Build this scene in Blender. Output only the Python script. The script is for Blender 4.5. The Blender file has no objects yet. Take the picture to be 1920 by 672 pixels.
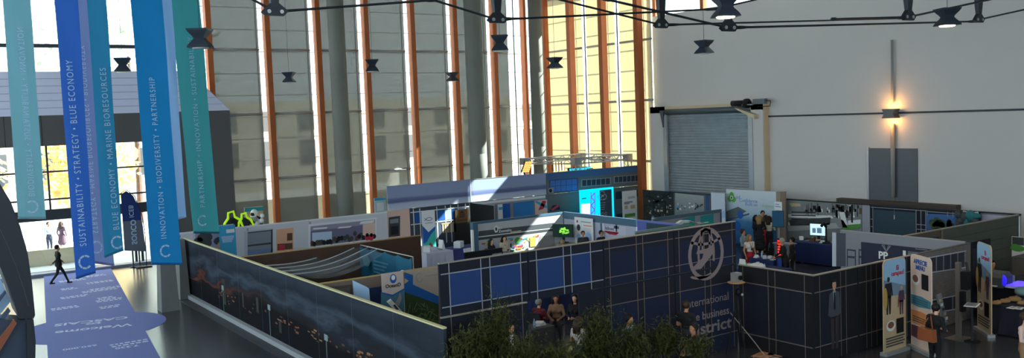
import bpy, bmesh, math, random
import numpy as np
from mathutils import Vector, Matrix
random.seed(7)
SC = bpy.context.scene
COL = SC.collection
PI = math.pi
# ------------------------------------------------------------------ camera
F, YAW, PITCH, ROLL, EYE = 1677.0, 0.5992718, 0.0701723, 0.0388295, 6.6
def _cam():
    f = np.array([math.sin(YAW)*math.cos(PITCH), math.cos(YAW)*math.cos(PITCH), -math.sin(PITCH)])
    r = np.array([math.cos(YAW), -math.sin(YAW), 0.0]); d = np.cross(f, r)
    c, s = math.cos(ROLL), math.sin(ROLL)
    return np.array([c*r + s*d, -s*r + c*d, f])
CM = _cam(); CP = np.array([0, 0, EYE])
def ray(x, y): return CM.T @ np.array([(x-960)/F, (y-336)/F, 1.0])
def at_z(x, y, z): d = ray(x, y); return CP + d*(z-EYE)/d[2]
def at_x(x, y, X): d = ray(x, y); return CP + d*X/d[0]
def at_y(x, y, Y): d = ray(x, y); return CP + d*Y/d[1]
cd = bpy.data.cameras.new('camera'); cam = bpy.data.objects.new('camera', cd); COL.objects.link(cam)
cd.sensor_width = 36; cd.lens = F/1920*36; cd.clip_end = 500
R3 = Matrix((CM[0], -CM[1], -CM[2])).transposed()
cam.matrix_world = Matrix.Translation(Vector(CP)) @ R3.to_4x4()
SC.camera = cam
# ------------------------------------------------------------------ materials
MATS = {}
def lin(c): return tuple(((v/255)/12.92 if v/255 <= 0.04045 else ((v/255+0.055)/1.055)**2.4) for v in c)
def M(name, c, rough=0.6, metal=0.0, emit=None, es=1.0, trans=0.0, var=0.0, scale=3.0, spec=0.3):
    if name in MATS: return MATS[name]
    m = bpy.data.materials.new(name); m.use_nodes = True; nt = m.node_tree; b = nt.nodes['Principled BSDF']
    col = lin(c)+(1,)
    b.inputs['Base Color'].default_value = col; b.inputs['Roughness'].default_value = rough
    b.inputs['Metallic'].default_value = metal; b.inputs['Specular IOR Level'].default_value = spec
    if var:
        tc = nt.nodes.new('ShaderNodeTexCoord'); nz = nt.nodes.new('ShaderNodeTexNoise'); nz.inputs['Scale'].default_value = scale
        nz.inputs['Detail'].default_value = 4
        mx = nt.nodes.new('ShaderNodeMixRGB'); mx.inputs[1].default_value = tuple(v*(1-var) for v in col[:3])+(1,)
        mx.inputs[2].default_value = tuple(min(1, v*(1+var)) for v in col[:3])+(1,)
        nt.links.new(tc.outputs['Object'], nz.inputs['Vector']); nt.links.new(nz.outputs['Fac'], mx.inputs[0]); nt.links.new(mx.outputs[0], b.inputs['Base Color'])
    if emit:
        b.inputs['Emission Color'].default_value = lin(emit)+(1,); b.inputs['Emission Strength'].default_value = es
    if trans:
        out = nt.nodes['Material Output']; t = nt.nodes.new('ShaderNodeBsdfTranslucent'); t.inputs['Color'].default_value = col
        a = nt.nodes.new('ShaderNodeMixShader'); a.inputs[0].default_value = trans
        nt.links.new(b.outputs[0], a.inputs[1]); nt.links.new(t.outputs[0], a.inputs[2]); nt.links.new(a.outputs[0], out.inputs[0])
    MATS[name] = m; return m
def sheer(name, c, alpha, trans):           # woven cloth: part holes (transparent), part thread (diffuse + translucent)
    if name in MATS: return MATS[name]
    m = bpy.data.materials.new(name); m.use_nodes = True; nt = m.node_tree; nt.nodes.clear(); N = nt.nodes.new; L = nt.links.new
    out = N('ShaderNodeOutputMaterial'); d = N('ShaderNodeBsdfDiffuse'); t = N('ShaderNodeBsdfTranslucent'); tr = N('ShaderNodeBsdfTransparent')
    tc = N('ShaderNodeTexCoord'); nz = N('ShaderNodeTexNoise'); nz.inputs['Scale'].default_value = 0.8; mx = N('ShaderNodeMixRGB')
    col = lin(c); mx.inputs[1].default_value = tuple(v*0.9 for v in col)+(1,); mx.inputs[2].default_value = tuple(min(1, v*1.1) for v in col)+(1,)
    L(tc.outputs['Object'], nz.inputs['Vector']); L(nz.outputs['Fac'], mx.inputs[0]); L(mx.outputs[0], d.inputs[0]); L(mx.outputs[0], t.inputs[0])
    a = N('ShaderNodeMixShader'); a.inputs[0].default_value = trans; b = N('ShaderNodeMixShader'); b.inputs[0].default_value = 1-alpha
    L(d.outputs[0], a.inputs[1]); L(t.outputs[0], a.inputs[2]); L(a.outputs[0], b.inputs[1]); L(tr.outputs[0], b.inputs[2]); L(b.outputs[0], out.inputs[0])
    MATS[name] = m; return m
def glass(name, c=(235, 245, 245), refl=0.08):
    if name in MATS: return MATS[name]
    m = bpy.data.materials.new(name); m.use_nodes = True; nt = m.node_tree; nt.nodes.clear(); N = nt.nodes.new; L = nt.links.new
    out = N('ShaderNodeOutputMaterial'); g = N('ShaderNodeBsdfGlossy'); g.inputs['Roughness'].default_value = 0.03; tr = N('ShaderNodeBsdfTransparent')
    tr.inputs[0].default_value = lin(c)+(1,); b = N('ShaderNodeMixShader'); b.inputs[0].default_value = refl
    L(tr.outputs[0], b.inputs[1]); L(g.outputs[0], b.inputs[2]); L(b.outputs[0], out.inputs[0]); MATS[name] = m; return m
def ramp_mat(name, stops, axis=2, lo=0.0, hi=1.0, noise=0.0, nscale=(1, 1, 1), rough=0.7, detail=5):   # printed picture: colours over the object's own height, broken up by noise
    m = bpy.data.materials.new(name); m.use_nodes = True; nt = m.node_tree; N = nt.nodes.new; L = nt.links.new; b = nt.nodes['Principled BSDF']
    tc = N('ShaderNodeTexCoord'); sp = N('ShaderNodeSeparateXYZ'); L(tc.outputs['Object'], sp.inputs[0])
    mr = N('ShaderNodeMapRange'); mr.inputs[1].default_value = lo; mr.inputs[2].default_value = hi; L(sp.outputs[axis], mr.inputs[0])
    last = mr.outputs[0]
    if noise:
        mp = N('ShaderNodeMapping'); mp.inputs['Scale'].default_value = nscale; L(tc.outputs['Object'], mp.inputs[0])
        nz = N('ShaderNodeTexNoise'); nz.inputs['Scale'].default_value = 1.0; nz.inputs['Detail'].default_value = detail; L(mp.outputs[0], nz.inputs['Vector'])
        ma = N('ShaderNodeMath'); ma.operation = 'MULTIPLY_ADD'; ma.inputs[1].default_value = noise; ma.inputs[2].default_value = -noise/2; L(nz.outputs['Fac'], ma.inputs[0])
        ad = N('ShaderNodeMath'); ad.operation = 'ADD'; L(last, ad.inputs[0]); L(ma.outputs[0], ad.inputs[1]); last = ad.outputs[0]
    cr = N('ShaderNodeValToRGB'); e = cr.color_ramp.elements
    while len(e) < len(stops): e.new(0.5)
    for k, (p, c) in enumerate(stops): e[k].position = p; e[k].color = lin(c)+(1,)
    L(last, cr.inputs[0]); L(cr.outputs[0], b.inputs['Base Color']); b.inputs['Roughness'].default_value = rough; b.inputs['Specular IOR Level'].default_value = 0.2
    return m
# ------------------------------------------------------------------ mesh builder
class MB:
    def __init__(s): s.v = []; s.f = []; s.m = []; s.mats = []
    def mi(s, m):
        if m not in s.mats: s.mats.append(m)
        return s.mats.index(m)
    def poly(s, pts, m):
        k = len(s.v); s.v += [tuple(map(float, p)) for p in pts]; s.f.append(tuple(range(k, k+len(pts)))); s.m.append(s.mi(m))
    def hull8(s, p, m):
        k = len(s.v); s.v += [tuple(map(float, q)) for q in p]; i = s.mi(m)
        for f in ((3, 2, 1, 0), (4, 5, 6, 7), (0, 1, 5, 4), (1, 2, 6, 5), (2, 3, 7, 6), (3, 0, 4, 7)): s.f.append(tuple(k+a for a in f)); s.m.append(i)
        return s
    def box(s, x0, x1, y0, y1, z0, z1, m):
        if x0 > x1: x0, x1 = x1, x0
        if y0 > y1: y0, y1 = y1, y0
        return s.hull8([(x0, y0, z0), (x1, y0, z0), (x1, y1, z0), (x0, y1, z0), (x0, y0, z1), (x1, y0, z1), (x1, y1, z1), (x0, y1, z1)], m)
    def obox(s, c, u, hu, hv, z0, z1, m):     # box turned about z: u = direction angle, half sizes
        cu, su = math.cos(u), math.sin(u); q = []
        for z in (z0, z1):
            for a, b in ((-hu, -hv), (hu, -hv), (hu, hv), (-hu, hv)): q.append((c[0]+a*cu-b*su, c[1]+a*su+b*cu, z))
        return s.hull8(q, m)
    def prism(s, pts, d, m):                  # polygon pushed along vector d
        n = len(pts); k = len(s.v); i = s.mi(m); d = np.array(d, float)
        s.v += [tuple(map(float, p)) for p in pts] + [tuple(np.array(p, float)+d) for p in pts]
        s.f.append(tuple(range(k+n-1, k-1, -1))); s.m.append(i); s.f.append(tuple(range(k+n, k+2*n))); s.m.append(i)
        for a in range(n): b = (a+1) % n; s.f.append((k+a, k+b, k+n+b, k+n+a)); s.m.append(i)
        return s
    def rings(s, rs, m, caps=True):
        k = len(s.v); n = len(rs[0]); i = s.mi(m)
        for r in rs: s.v += [tuple(map(float, p)) for p in r]
        for a in range(len(rs)-1):
            for b in range(n):
                c = (b+1) % n; s.f.append((k+a*n+b, k+a*n+c, k+(a+1)*n+c, k+(a+1)*n+b)); s.m.append(i)
        if caps: s.f.append(tuple(k+b for b in range(n-1, -1, -1))); s.m.append(i); s.f.append(tuple(k+(len(rs)-1)*n+b for b in range(n))); s.m.append(i)
        return s
    def tube(s, path, r, m, n=8):
        P = [Vector(tuple(map(float, p))) for p in path]; rs = []
        rad = r if isinstance(r, (list, tuple)) else [r]*len(P)
        t0 = (P[1]-P[0]).normalized(); a = t0.orthogonal().normalized()
        for j, p in enumerate(P):
            t = (P[min(j+1, len(P)-1)]-P[max(j-1, 0)]).normalized(); a = (a - t*a.dot(t)).normalized(); b = t.cross(a)
            rs.append([p + (a*math.cos(2*PI*q/n) + b*math.sin(2*PI*q/n))*rad[j] for q in range(n)])
        return s.rings(rs, m)
    def lathe(s, prof, c, m, n=16):
        return s.rings([[(c[0]+r*math.cos(2*PI*q/n), c[1]+r*math.sin(2*PI*q/n), c[2]+z) for q in range(n)] for r, z in prof], m)
    def ball(s, c, rad, m, n=12, k=8):
        rx, ry, rz = rad if isinstance(rad, (tuple, list)) else (rad,)*3
        return s.rings([[(c[0]+rx*math.sin(PI*max(a, .08)/k if a < k else PI*(k-.08)/k)*math.cos(2*PI*q/n), c[1]+ry*math.sin(PI*max(a, .08)/k if a < k else PI*(k-.08)/k)*math.sin(2*PI*q/n), c[2]-rz*math.cos(PI*a/k)) for q in range(n)] for a in range(k+1)], m)
    def cap(s, a, b, ra, rb, m, n=10, fl=1.0, fdir=None):   # tapered capsule a->b
        a = Vector(a); b = Vector(b); t = (b-a); L = t.length; t = t/L if L > 1e-6 else Vector((0, 0, 1))
        u = Vector(fdir) if fdir else t.orthogonal(); u = (u - t*u.dot(t)).normalized(); w = t.cross(u); rs = []
        for ang in (-80, -45, -15): an = math.radians(ang); rs.append((a + t*ra*math.sin(an), ra*math.cos(an)))
        for ang in (15, 45, 80): an = math.radians(ang); rs.append((b + t*rb*math.sin(an), rb*math.cos(an)))
        return s.rings([[p + (u*math.cos(2*PI*q/n)*fl + w*math.sin(2*PI*q/n))*r for q in range(n)] for p, r in rs], m)
    def build(s, name, parent=None, smooth=False, label=None):
        off = Vector((0, 0, 0)); p = parent
        while p is not None: off += p.location; p = p.parent
        me = bpy.data.meshes.new(name); me.from_pydata([tuple(Vector(v)-off) for v in s.v], [], s.f)
        for m in s.mats: me.materials.append(m)
        me.polygons.foreach_set('material_index', s.m)
        if smooth: me.polygons.foreach_set('use_smooth', [True]*len(s.f))
        me.update(); o = bpy.data.objects.new(name, me); COL.objects.link(o)
        if parent is not None: o.parent = parent
        if label: o['label'] = label
        return o
def recentre(o):      # a one-mesh thing gets its origin at its own base
    me = o.data; co = np.empty(len(me.vertices)*3); me.vertices.foreach_get('co', co); co = co.reshape(-1, 3)
    c = Vector(((co[:, 0].min()+co[:, 0].max())/2, (co[:, 1].min()+co[:, 1].max())/2, co[:, 2].min()))
    me.vertices.foreach_set('co', (co-np.array(c)).ravel()); o.location = c; me.update(); return o
def tag(o, label, cat, group=None, kind=None):
    o['label'] = label; o['category'] = cat
    if group: o['group'] = group
    o['kind'] = kind or 'thing'
    return o
def thing(name, label, cat, loc, group=None):
    o = bpy.data.objects.new(name, None); o.empty_display_size = 0.2; COL.objects.link(o); o.location = Vector(tuple(map(float, loc)))
    return tag(o, label, cat, group)
def struct(name, mb, label=None):
    o = mb.build(name); o['kind'] = 'structure'
    if label: o['label'] = label
    return o
def solo(name, mb, label, cat, group=None, smooth=False): return tag(recentre(mb.build(name, smooth=smooth)), label, cat, group)
def dup(root, loc=None, label=None, rotz=None):
    r = root.copy(); COL.objects.link(r)
    if loc is not None: r.location = Vector(tuple(map(float, loc)))
    if rotz is not None: r.rotation_euler[2] = rotz
    if label: r['label'] = label
    for ch in list(root.children):
        c = ch.copy(); COL.objects.link(c); c.parent = r
        for g in list(ch.children): d = g.copy(); COL.objects.link(d); d.parent = c
    return r
def text(s, o, u, up, size, m, name='lettering', parent=None, align='CENTER', mirror=False, ext=0.002, bold=0.0, sx=1.0, spacing=1.0, fit=None):
    cu = bpy.data.curves.new(name, 'FONT'); cu.body = s; cu.size = size; cu.align_x = align; cu.align_y = 'CENTER'; cu.extrude = ext; cu.offset = bold*size; cu.space_character = spacing
    cu.resolution_u = 3; cu.materials.append(m)
    tmp = bpy.data.objects.new('tmp', cu); COL.objects.link(tmp); dg = bpy.context.evaluated_depsgraph_get(); me = bpy.data.meshes.new_from_object(tmp.evaluated_get(dg)); bpy.data.objects.remove(tmp); bpy.data.curves.remove(cu); me.name = name
    ob = bpy.data.objects.new(name, me); COL.objects.link(ob)
    u = Vector(tuple(map(float, u))).normalized(); up = Vector(tuple(map(float, up))).normalized(); n = u.cross(up); uu = (-u if mirror else u)*sx
    off = Vector((0, 0, 0)); p = parent
    while p is not None: off += p.location; p = p.parent
    o0 = Vector(tuple(map(float, o)))-off
    if fit: xs = [v.co.x for v in me.vertices]; uu = uu*(fit/(max(xs)-min(xs)))
    for v in me.vertices: v.co = o0 + uu*v.co.x + up*v.co.y + n*v.co.z
    me.update()
    if parent is not None: ob.parent = parent
    return ob
class Pan:            # an upright slab seen from its face; (u, v) are metres along it and up
    def __init__(s, mb, a, b, z0, z1, th, m, back=None):
        s.mb = mb; s.a = np.array([a[0], a[1], 0.0]); d = np.array([b[0]-a[0], b[1]-a[1], 0.0]); s.w = np.hypot(d[0], d[1]); s.u = d/s.w
        s.n = np.array([s.u[1], -s.u[0], 0.0]); s.z0 = z0; s.z1 = z1
        p = [s.pt(0, z0), s.pt(s.w, z0), s.pt(s.w, z0)-s.n*th, s.pt(0, z0)-s.n*th, s.pt(0, z1), s.pt(s.w, z1), s.pt(s.w, z1)-s.n*th, s.pt(0, z1)-s.n*th]
        if m is not None: mb.hull8(p, m)
    def pt(s, u, v, off=0.0): return s.a + s.u*u + np.array([0, 0, v]) + s.n*off
    def rect(s, u0, v0, u1, v1, m, l=1): s.mb.poly([s.pt(u0, v0, .003*l), s.pt(u1, v0, .003*l), s.pt(u1, v1, .003*l), s.pt(u0, v1, .003*l)], m); return s
    def poly(s, uv, m, l=1): s.mb.poly([s.pt(u, v, .003*l) for u, v in uv], m); return s
    def disc(s, u, v, ru, rv, m, l=1, n=18): return s.poly([(u+ru*math.cos(2*PI*k/n), v+rv*math.sin(2*PI*k/n)) for k in range(n)], m, l)
    def arc(s, u, v, ru, rv, w, m, a0=0, a1=360, l=1, n=28):
        for k in range(n):
            t0 = math.radians(a0+(a1-a0)*k/n); t1 = math.radians(a0+(a1-a0)*(k+1)/n)
            s.poly([(u+ru*math.cos(t0), v+rv*math.sin(t0)), (u+ru*math.cos(t1), v+rv*math.sin(t1)), (u+(ru-w)*math.cos(t1), v+(rv-w)*math.sin(t1)), (u+(ru-w)*math.cos(t0), v+(rv-w)*math.sin(t0))][::-1], m, l)
        return s
    def line(s, pts, w, m, l=1):
        for (u0, v0), (u1, v1) in zip(pts, pts[1:]):
            d = np.array([u1-u0, v1-v0]); d = d/np.hypot(*d)*w/2; q = (-d[1], d[0])
            s.poly([(u0+q[0], v0+q[1]), (u0-q[0], v0-q[1]), (u1-q[0], v1-q[1]), (u1+q[0], v1+q[1])], m, l)
        return s
    def px(s, x, y):  # where the sight line through a photo pixel meets the slab's face
        d = ray(x, y); t = s.n @ (s.a-CP)/(s.n @ d); p = CP+d*t - s.a
        return float(p @ s.u), float(p[2])
    def rpx(s, x0, y0, x1, y1, m, l=1):   # upright rectangle from two opposite pixels
        u0, v1 = s.px(x0, y0); u1, v0 = s.px(x1, y1); v0 = max(v0, s.z0+.005); v1 = min(v1, s.z1); return s.rect(min(u0, u1), v0, max(u0, u1), v1, m, l)
    def ppx(s, pts, m, l=1): return s.poly([s.px(*p) for p in pts], m, l)
    def text(s, st, u, v, size, m, parent, align='CENTER', bold=0.0, sx=1.0, l=2, name='lettering', mirror=False): return text(st, s.pt(u, v, .003*l+.003), s.u, (0, 0, 1), size, m, name, parent, align, mirror, bold=bold, sx=sx)
# ------------------------------------------------------------------ palette
white_wall = M('white_plaster', (212, 206, 205), 0.8, var=0.03, scale=0.6)
concrete_floor = M('polished_concrete', (58, 60, 66), 0.22, var=0.25, scale=0.5, spec=0.5)
ground_mat = M('pale_paving', (190, 188, 182), 0.8, var=0.1)
dark_clad = M('dark_cladding', (92, 90, 92), 0.55, var=0.08, scale=1.0)
lav_board = M('lavender_boards', (208, 212, 238), 0.6)
lav_dark = M('board_joint', (160, 166, 206), 0.7)
frame_dark = M('dark_window_frame', (55, 58, 66), 0.4)
timber = M('orange_timber', (174, 94, 52), 0.55, var=0.18, scale=1.5)
conc = M('grey_concrete', (128, 128, 122), 0.8, var=0.15, scale=0.8)
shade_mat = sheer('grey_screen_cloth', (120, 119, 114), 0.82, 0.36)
shade_warm = sheer('sunlit_screen_cloth', (186, 174, 142), 0.88, 0.5)  # screen cloth with the sun's cream glow put into its colour
tube_mat = M('shade_tube_metal', (168, 170, 172), 0.4, 0.3)
steel = M('brushed_steel', (176, 178, 182), 0.35, 0.45)
galv = M('galvanised_steel', (186, 192, 198), 0.3, 0.55, var=0.2, scale=2.0)
black = M('matt_black', (22, 23, 27), 0.6)
rod_mat = M('dark_grey_paint', (48, 52, 60), 0.4, 0.3)
pane = glass('clear_glass')
roof_mat = M('pale_roof_deck', (170, 168, 165), 0.9)
cream = M('cream_paint', (214, 190, 160), 0.8)
beige = M('beige_wall_paint', (214, 196, 166), 0.8)
brown_board = M('brown_board', (84, 72, 66), 0.7, var=0.1)
silver_trim = M('silver_trim', (150, 148, 148), 0.4, 0.3)
LY, RX = 48.0, 36.0             # planes of the two long walls
RT = 14.2
# ------------------------------------------------------------------ setting
b = MB(); b.box(-12, 36.4, -8, 48.2, -0.3, 0, concrete_floor); struct('floor', b, 'dark polished concrete floor of the exhibition hall')
b = MB(); b.box(-12.4, 36.4, -8.4, 48.4, RT, RT+0.3, roof_mat); struct('ceiling', b, 'pale roof deck high over the hall')
b = MB()
b.box(RX, RX+.4, -8, 37.9, 0, 11.95, white_wall); b.box(RX, RX+.4, -8, 22.0, 11.95, RT, white_wall); b.box(RX, RX+.4, 22, 37.9, 14.05, RT, white_wall)
struct('wall_right', b, 'tall white plaster wall with the roller door and grey double door')
b = MB()
for y in (22.0, 25.2, 29.0, 34.0, 37.65): b.box(RX+.02, RX+.3, y, y+.22, 11.95, 14.05, timber)
b.box(RX+.15, RX+.17, 22, 37.9, 11.95, 14.05, pane)
struct('window_1', b, 'row of clear roof-level windows above the white wall')
b = MB(); b.box(-12.4, -12, -8, 48.2, 0, 4.5, white_wall); b.box(-12.4, -12, -8, 48.2, 13.4, RT, white_wall)  # unseen wall, opened up high to let added fill daylight in
for y in (-8, 4, 16, 28, 40, 47.8): b.box(-12.4, -12, y, y+.4, 4.5, 13.4, white_wall)
struct('wall_left', b, 'unseen white wall with high openings added for fill daylight on the entrance side')
b = MB(); b.box(-12.22, -12.2, -8, 48.2, 4.5, 13.4, pane); struct('window_21', b, 'unseen band of high windows added for fill daylight on the entrance side')  # unseen windows, added as a source of fill daylight
b = MB(); b.box(-12, 36.4, -8.4, -8, 0, 7, white_wall); b.box(-12, 36.4, -8.4, -8, 13.6, RT, white_wall); b.box(22, 36.4, -8.4, -8, 7, 13.6, white_wall)  # upper part left open for added light on the booth faces
for x in (-12, -4, 4, 12): b.box(x, x+.4, -8.4, -8, 7, 13.6, white_wall)
struct('wall_back', b, 'unseen white wall with high openings added for fill daylight behind the viewpoint')
b = MB(); b.box(-12, 22, -8.22, -8.2, 7, 13.6, pane); struct('window_22', b, 'unseen high windows added for fill daylight behind the viewpoint')  # added out of view to light the booths from the camera side
# ground outside
b = MB(); b.box(-60, 90, 48.2, 130, -0.4, -0.02, ground_mat); b.box(36.5, 90, -40, 48.2, -0.4, -0.02, ground_mat); struct('ground', b, 'sunlit pale paving outside the hall')
# roller door surround: a box built out from the white wall
yl, yr = 37.85, 29.75; zt = 6.8; dx = 35.6
dyl, dyr = at_x(1247, 215, dx)[1], at_x(1407, 215, dx)[1]
b = MB(); b.box(dx, RX, yl, dyl+.02, 0, zt, white_wall); b.box(dx, RX, dyr-.02, yr, 0, zt, white_wall); b.box(dx, RX, yl, yr, zt-.35, zt, cream)
b.box(dx, RX, yr-.02, yr-.06, 0, zt, cream); struct('trim_1', b, 'cream and white surround built out around the roller door')
# landing in front of the grey doors
la, lb = at_x(1568, 371, 35.6), at_x(1792, 384, 35.6)
b = MB(); b.box(35.6, RX-.002, la[1], lb[1], 1.75, at_x(1680, 379, 35.6)[2], brown_board); b.box(35.65, RX-.002, la[1]-.2, lb[1]+.2, 0, 1.75, black); struct('trim_2', b, 'brown landing below the grey double door')
# glass wall along the far left, bays between timber posts
tx = [at_y(x, 200, 47.7)[0] for x in (397, 506, 600, 690, 776, 855, 928, 984)] + [35.55]
ZR = [0.04, 3.75, 7.28, 10.75, 14.1]
ordi = ['first', 'second', 'third', 'fourth', 'fifth', 'sixth', 'seventh', 'eighth', 'ninth']
rown = ['lowest', 'second lowest', 'third', 'topmost']
def glazing(name, axis, a0, a1, c):
    b = MB()
    bx = (lambda p0, p1, q0, q1, z0, z1, m: b.box(p0, p1, q0, q1, z0, z1, m)) if axis == 'x' else (lambda p0, p1, q0, q1, z0, z1, m: b.box(q0, q1, p0, p1, z0, z1, m))
    bx(a0, a1, c-.01, c+.01, 0, RT, pane)
    for z in [0.05]+[1.18*k for k in range(1, 12)]: bx(a0, a1, c-.025, c+.025, z-.02, z+.02, steel)
    for p in (a0, a1): bx(p-.025, p+.025, c-.03, c+.03, 0, RT, steel)
    o = struct(name, b, 'tall glazed bay of the hall behind roller shades'); return o
wn = 2
for i in range(8): glazing(f'window_{wn}', 'x', tx[i]-.4, tx[i+1]-.4, LY+.1); wn += 1
ty = [48.0]+[at_x(x, 190, 35.75)[1] for x in (1084, 1144)]+[38.35]
for i in range(3): glazing(f'window_{wn}', 'y', ty[i+1]-.2, ty[i]-.2, RX+.3); wn += 1
def post(x0, x1, y0, y1, lab, g):
    b = MB(); b.box(x0, x1, y0, y1, 0.001, RT-.003, timber); o = solo('timber_post', b, lab, 'post', g); return o
pl = ['orange timber post beside the dark entrance box', 'orange timber post next right of the entrance box', 'orange timber post just left of the nearest concrete column', 'orange timber post just right of the first concrete column',
      'orange timber post midway between the first and second concrete columns', 'orange timber post just left of the second concrete column', 'orange timber post just right of the second concrete column', 'thin orange timber post just left of the third concrete column', 'orange timber post in the corner right of the third concrete column']
for i, x in enumerate(tx): w = .1 if i == 7 else .14; post(x-w, x+w, 47.35, 47.8, pl[i], 'timber posts of the glass wall')
for i, (y, lab) in enumerate(((ty[1], 'stout orange post left in the cream shaded corner glazing'), (ty[2], 'stout orange post right in the cream shaded corner glazing'), (ty[3], 'dark orange post against the end of the white wall'))):
    post(35.1, 35.5, y-.17, y+.17, lab, 'timber posts of the corner glazing')
def shade(axis, a0, a1, c, z0, z1, mat, lab, g):
    mid = (a0+a1)/2; loc = (mid, c, z0) if axis == 'x' else (c, mid, z0)
    t = thing('window_blind', lab, 'shade', loc, g)
    f = MB(); bx = (lambda B, p0, p1, q0, q1, za, zb, m: B.box(p0, p1, q0, q1, za, zb, m)) if axis == 'x' else (lambda B, p0, p1, q0, q1, za, zb, m: B.box(q0, q1, p0, p1, za, zb, m))
    bx(f, a0, a1, c-.002, c+.002, z0-.02, z1-.06, mat); f.build('fabric', t)
    r = MB(); e0, e1 = ((a0, c, z1-.05), (a1, c, z1-.05)) if axis == 'x' else ((c, a0, z1-.05), (c, a1, z1-.05)); r.tube([e0, e1], .065, tube_mat, 10); r.build('roller_tube', t, True)
    h = MB(); bx(h, a0, a1, c-.012, c+.012, z0-.03, z0+.0, tube_mat); h.build('hem_bar', t)
for i in range(8):
    for r in range(4):
        a0, a1 = tx[i]+.12, tx[i+1]-.42
        if i == 6: a1 = tx[7]-1.15
        if i == 7: a0, a1 = tx[7]+.75, tx[8]-.2
        if i == 7 and r == 0 and False: continue
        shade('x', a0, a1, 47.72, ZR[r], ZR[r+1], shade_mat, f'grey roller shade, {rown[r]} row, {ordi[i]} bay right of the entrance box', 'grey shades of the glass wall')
for i in range(3):
    for r in range(4):
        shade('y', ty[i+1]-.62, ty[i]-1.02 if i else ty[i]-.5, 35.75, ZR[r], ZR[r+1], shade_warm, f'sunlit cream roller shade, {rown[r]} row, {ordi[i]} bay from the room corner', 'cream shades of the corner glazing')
# clear glazing over the entrance
b = MB(); b.box(-12, tx[0]-.45, LY+.08, LY+.1, 8.0, RT, pane)
zb = at_y(200, 87, LY)[2]; b.box(-12, tx[0]-.4, LY, LY+.16, zb-.09, zb+.09, frame_dark)
struct('window_20', b, 'clear window above the sloped lavender entrance roof')
# dark entrance box
VF = 46.4; vx1 = at_y(431, 207, VF)[0]; vz1 = at_y(428, 207, VF)[2]; vz0 = at_y(265, 266, VF)[2]; ox1 = at_y(300, 380, VF)[0]
b = MB(); b.box(-12, vx1, VF, VF+.25, vz0, vz1, dark_clad); b.box(ox1, vx1, VF, VF+.25, 0, vz0, dark_clad)
for x in np.arange(-11, vx1, 1.5): b.box(x, x+.02, VF-.01, VF, vz0, vz1, black)
b.box(vx1-.2, vx1, VF+.25, 47.3, 0, vz1, dark_clad); b.box(-12, vx1, VF+.25, 47.3, vz0, vz0+.1, dark_clad)
struct('wall_entrance', b, 'dark grey entrance box at the far left of the hall')
zs = at_y(200, 134, 47.2)[2]; b = MB(); vxb = vx1-1.75
b.hull8([(-12, VF, vz1), (vx1, VF, vz1), (vx1, 47.3, vz1), (-12, 47.3, vz1), (-12, 47.1, zs), (vxb, 47.1, zs), (vxb, 47.3, zs), (-12, 47.3, zs)], lav_board)
for k in range(1, 6):
    f = k/6; y = VF+(47.1-VF)*f; z = vz1+(zs-vz1)*f; xr = vx1-1.75*f; b.box(-12, xr, y-.012, y-.002, z-.015, z+.015, lav_dark)
struct('trim_3', b, 'sloped roof of lavender boards over the entrance')
# entrance glazing
GY = 47.0
b = MB(); b.box(-12, ox1, GY, GY+.02, 0, vz0, pane)
z1 = at_y(200, 393, GY)[2]; b.box(-12, ox1, GY-.15, GY+.15, z1-.28, z1+.22, frame_dark)
for y in (322, 374): z = at_y(100, y, GY)[2]; b.box(-12, ox1, GY-.05, GY+.05, z-.04, z+.04, frame_dark)
for x in (-4.2, -.6, 1.9, at_y(156, 400, GY)[0], at_y(250, 400, GY)[0], at_y(262, 400, GY)[0]): b.box(x-.05, x+.05, GY-.06, GY+.06, 0, z1, frame_dark)
for x in (-4.2, -.6, at_y(90, 330, GY)[0], ox1-.1): b.box(x-.04, x+.04, GY-.06, GY+.06, z1, vz0, frame_dark)
b.box(-12, ox1, GY-.55, GY+.1, 0.002, .12, M('grey_sill', (120, 125, 145), 0.5))
struct('door_1', b, 'glazed entrance doors below a dark transom')
# grey double door in the white wall
da, dm, db = at_x(1630, 278, 35.97), at_x(1676, 278, 35.97), at_x(1720, 278, 35.97)
grey_door = M('grey_door_metal', (92, 96, 102), 0.4, 0.2)
b = MB(); b.box(35.94, 35.999, da[1], dm[1]+.03, 2.2, da[2], grey_door); b.box(35.94, 35.999, dm[1]-.03, db[1], 2.2, da[2], grey_door)
b.box(35.90, 35.999, da[1]+.1, da[1], 2.2, da[2]+.05, steel); b.box(35.93, 35.999, dm[1]+.03, dm[1]-.03, 2.2, da[2], M('door_brush', (120, 105, 70), .7))
struct('door_2', b, 'grey metal double door on the white wall behind the lamp pole')
# rail along the white wall
r1, r2 = at_x(1440, 218.5, 35.95), at_x(1920, 205, 35.95)
b = MB(); b.box(35.93, 35.999, r1[1], 8, r1[2]-.04, r1[2]+.04, rod_mat); b.box(35.93, 35.999, 8, -7.9, r1[2]-.04, r1[2]+.04, rod_mat); struct('trim_4', b, 'thin dark rail along the white wall at lamp height')
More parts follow.
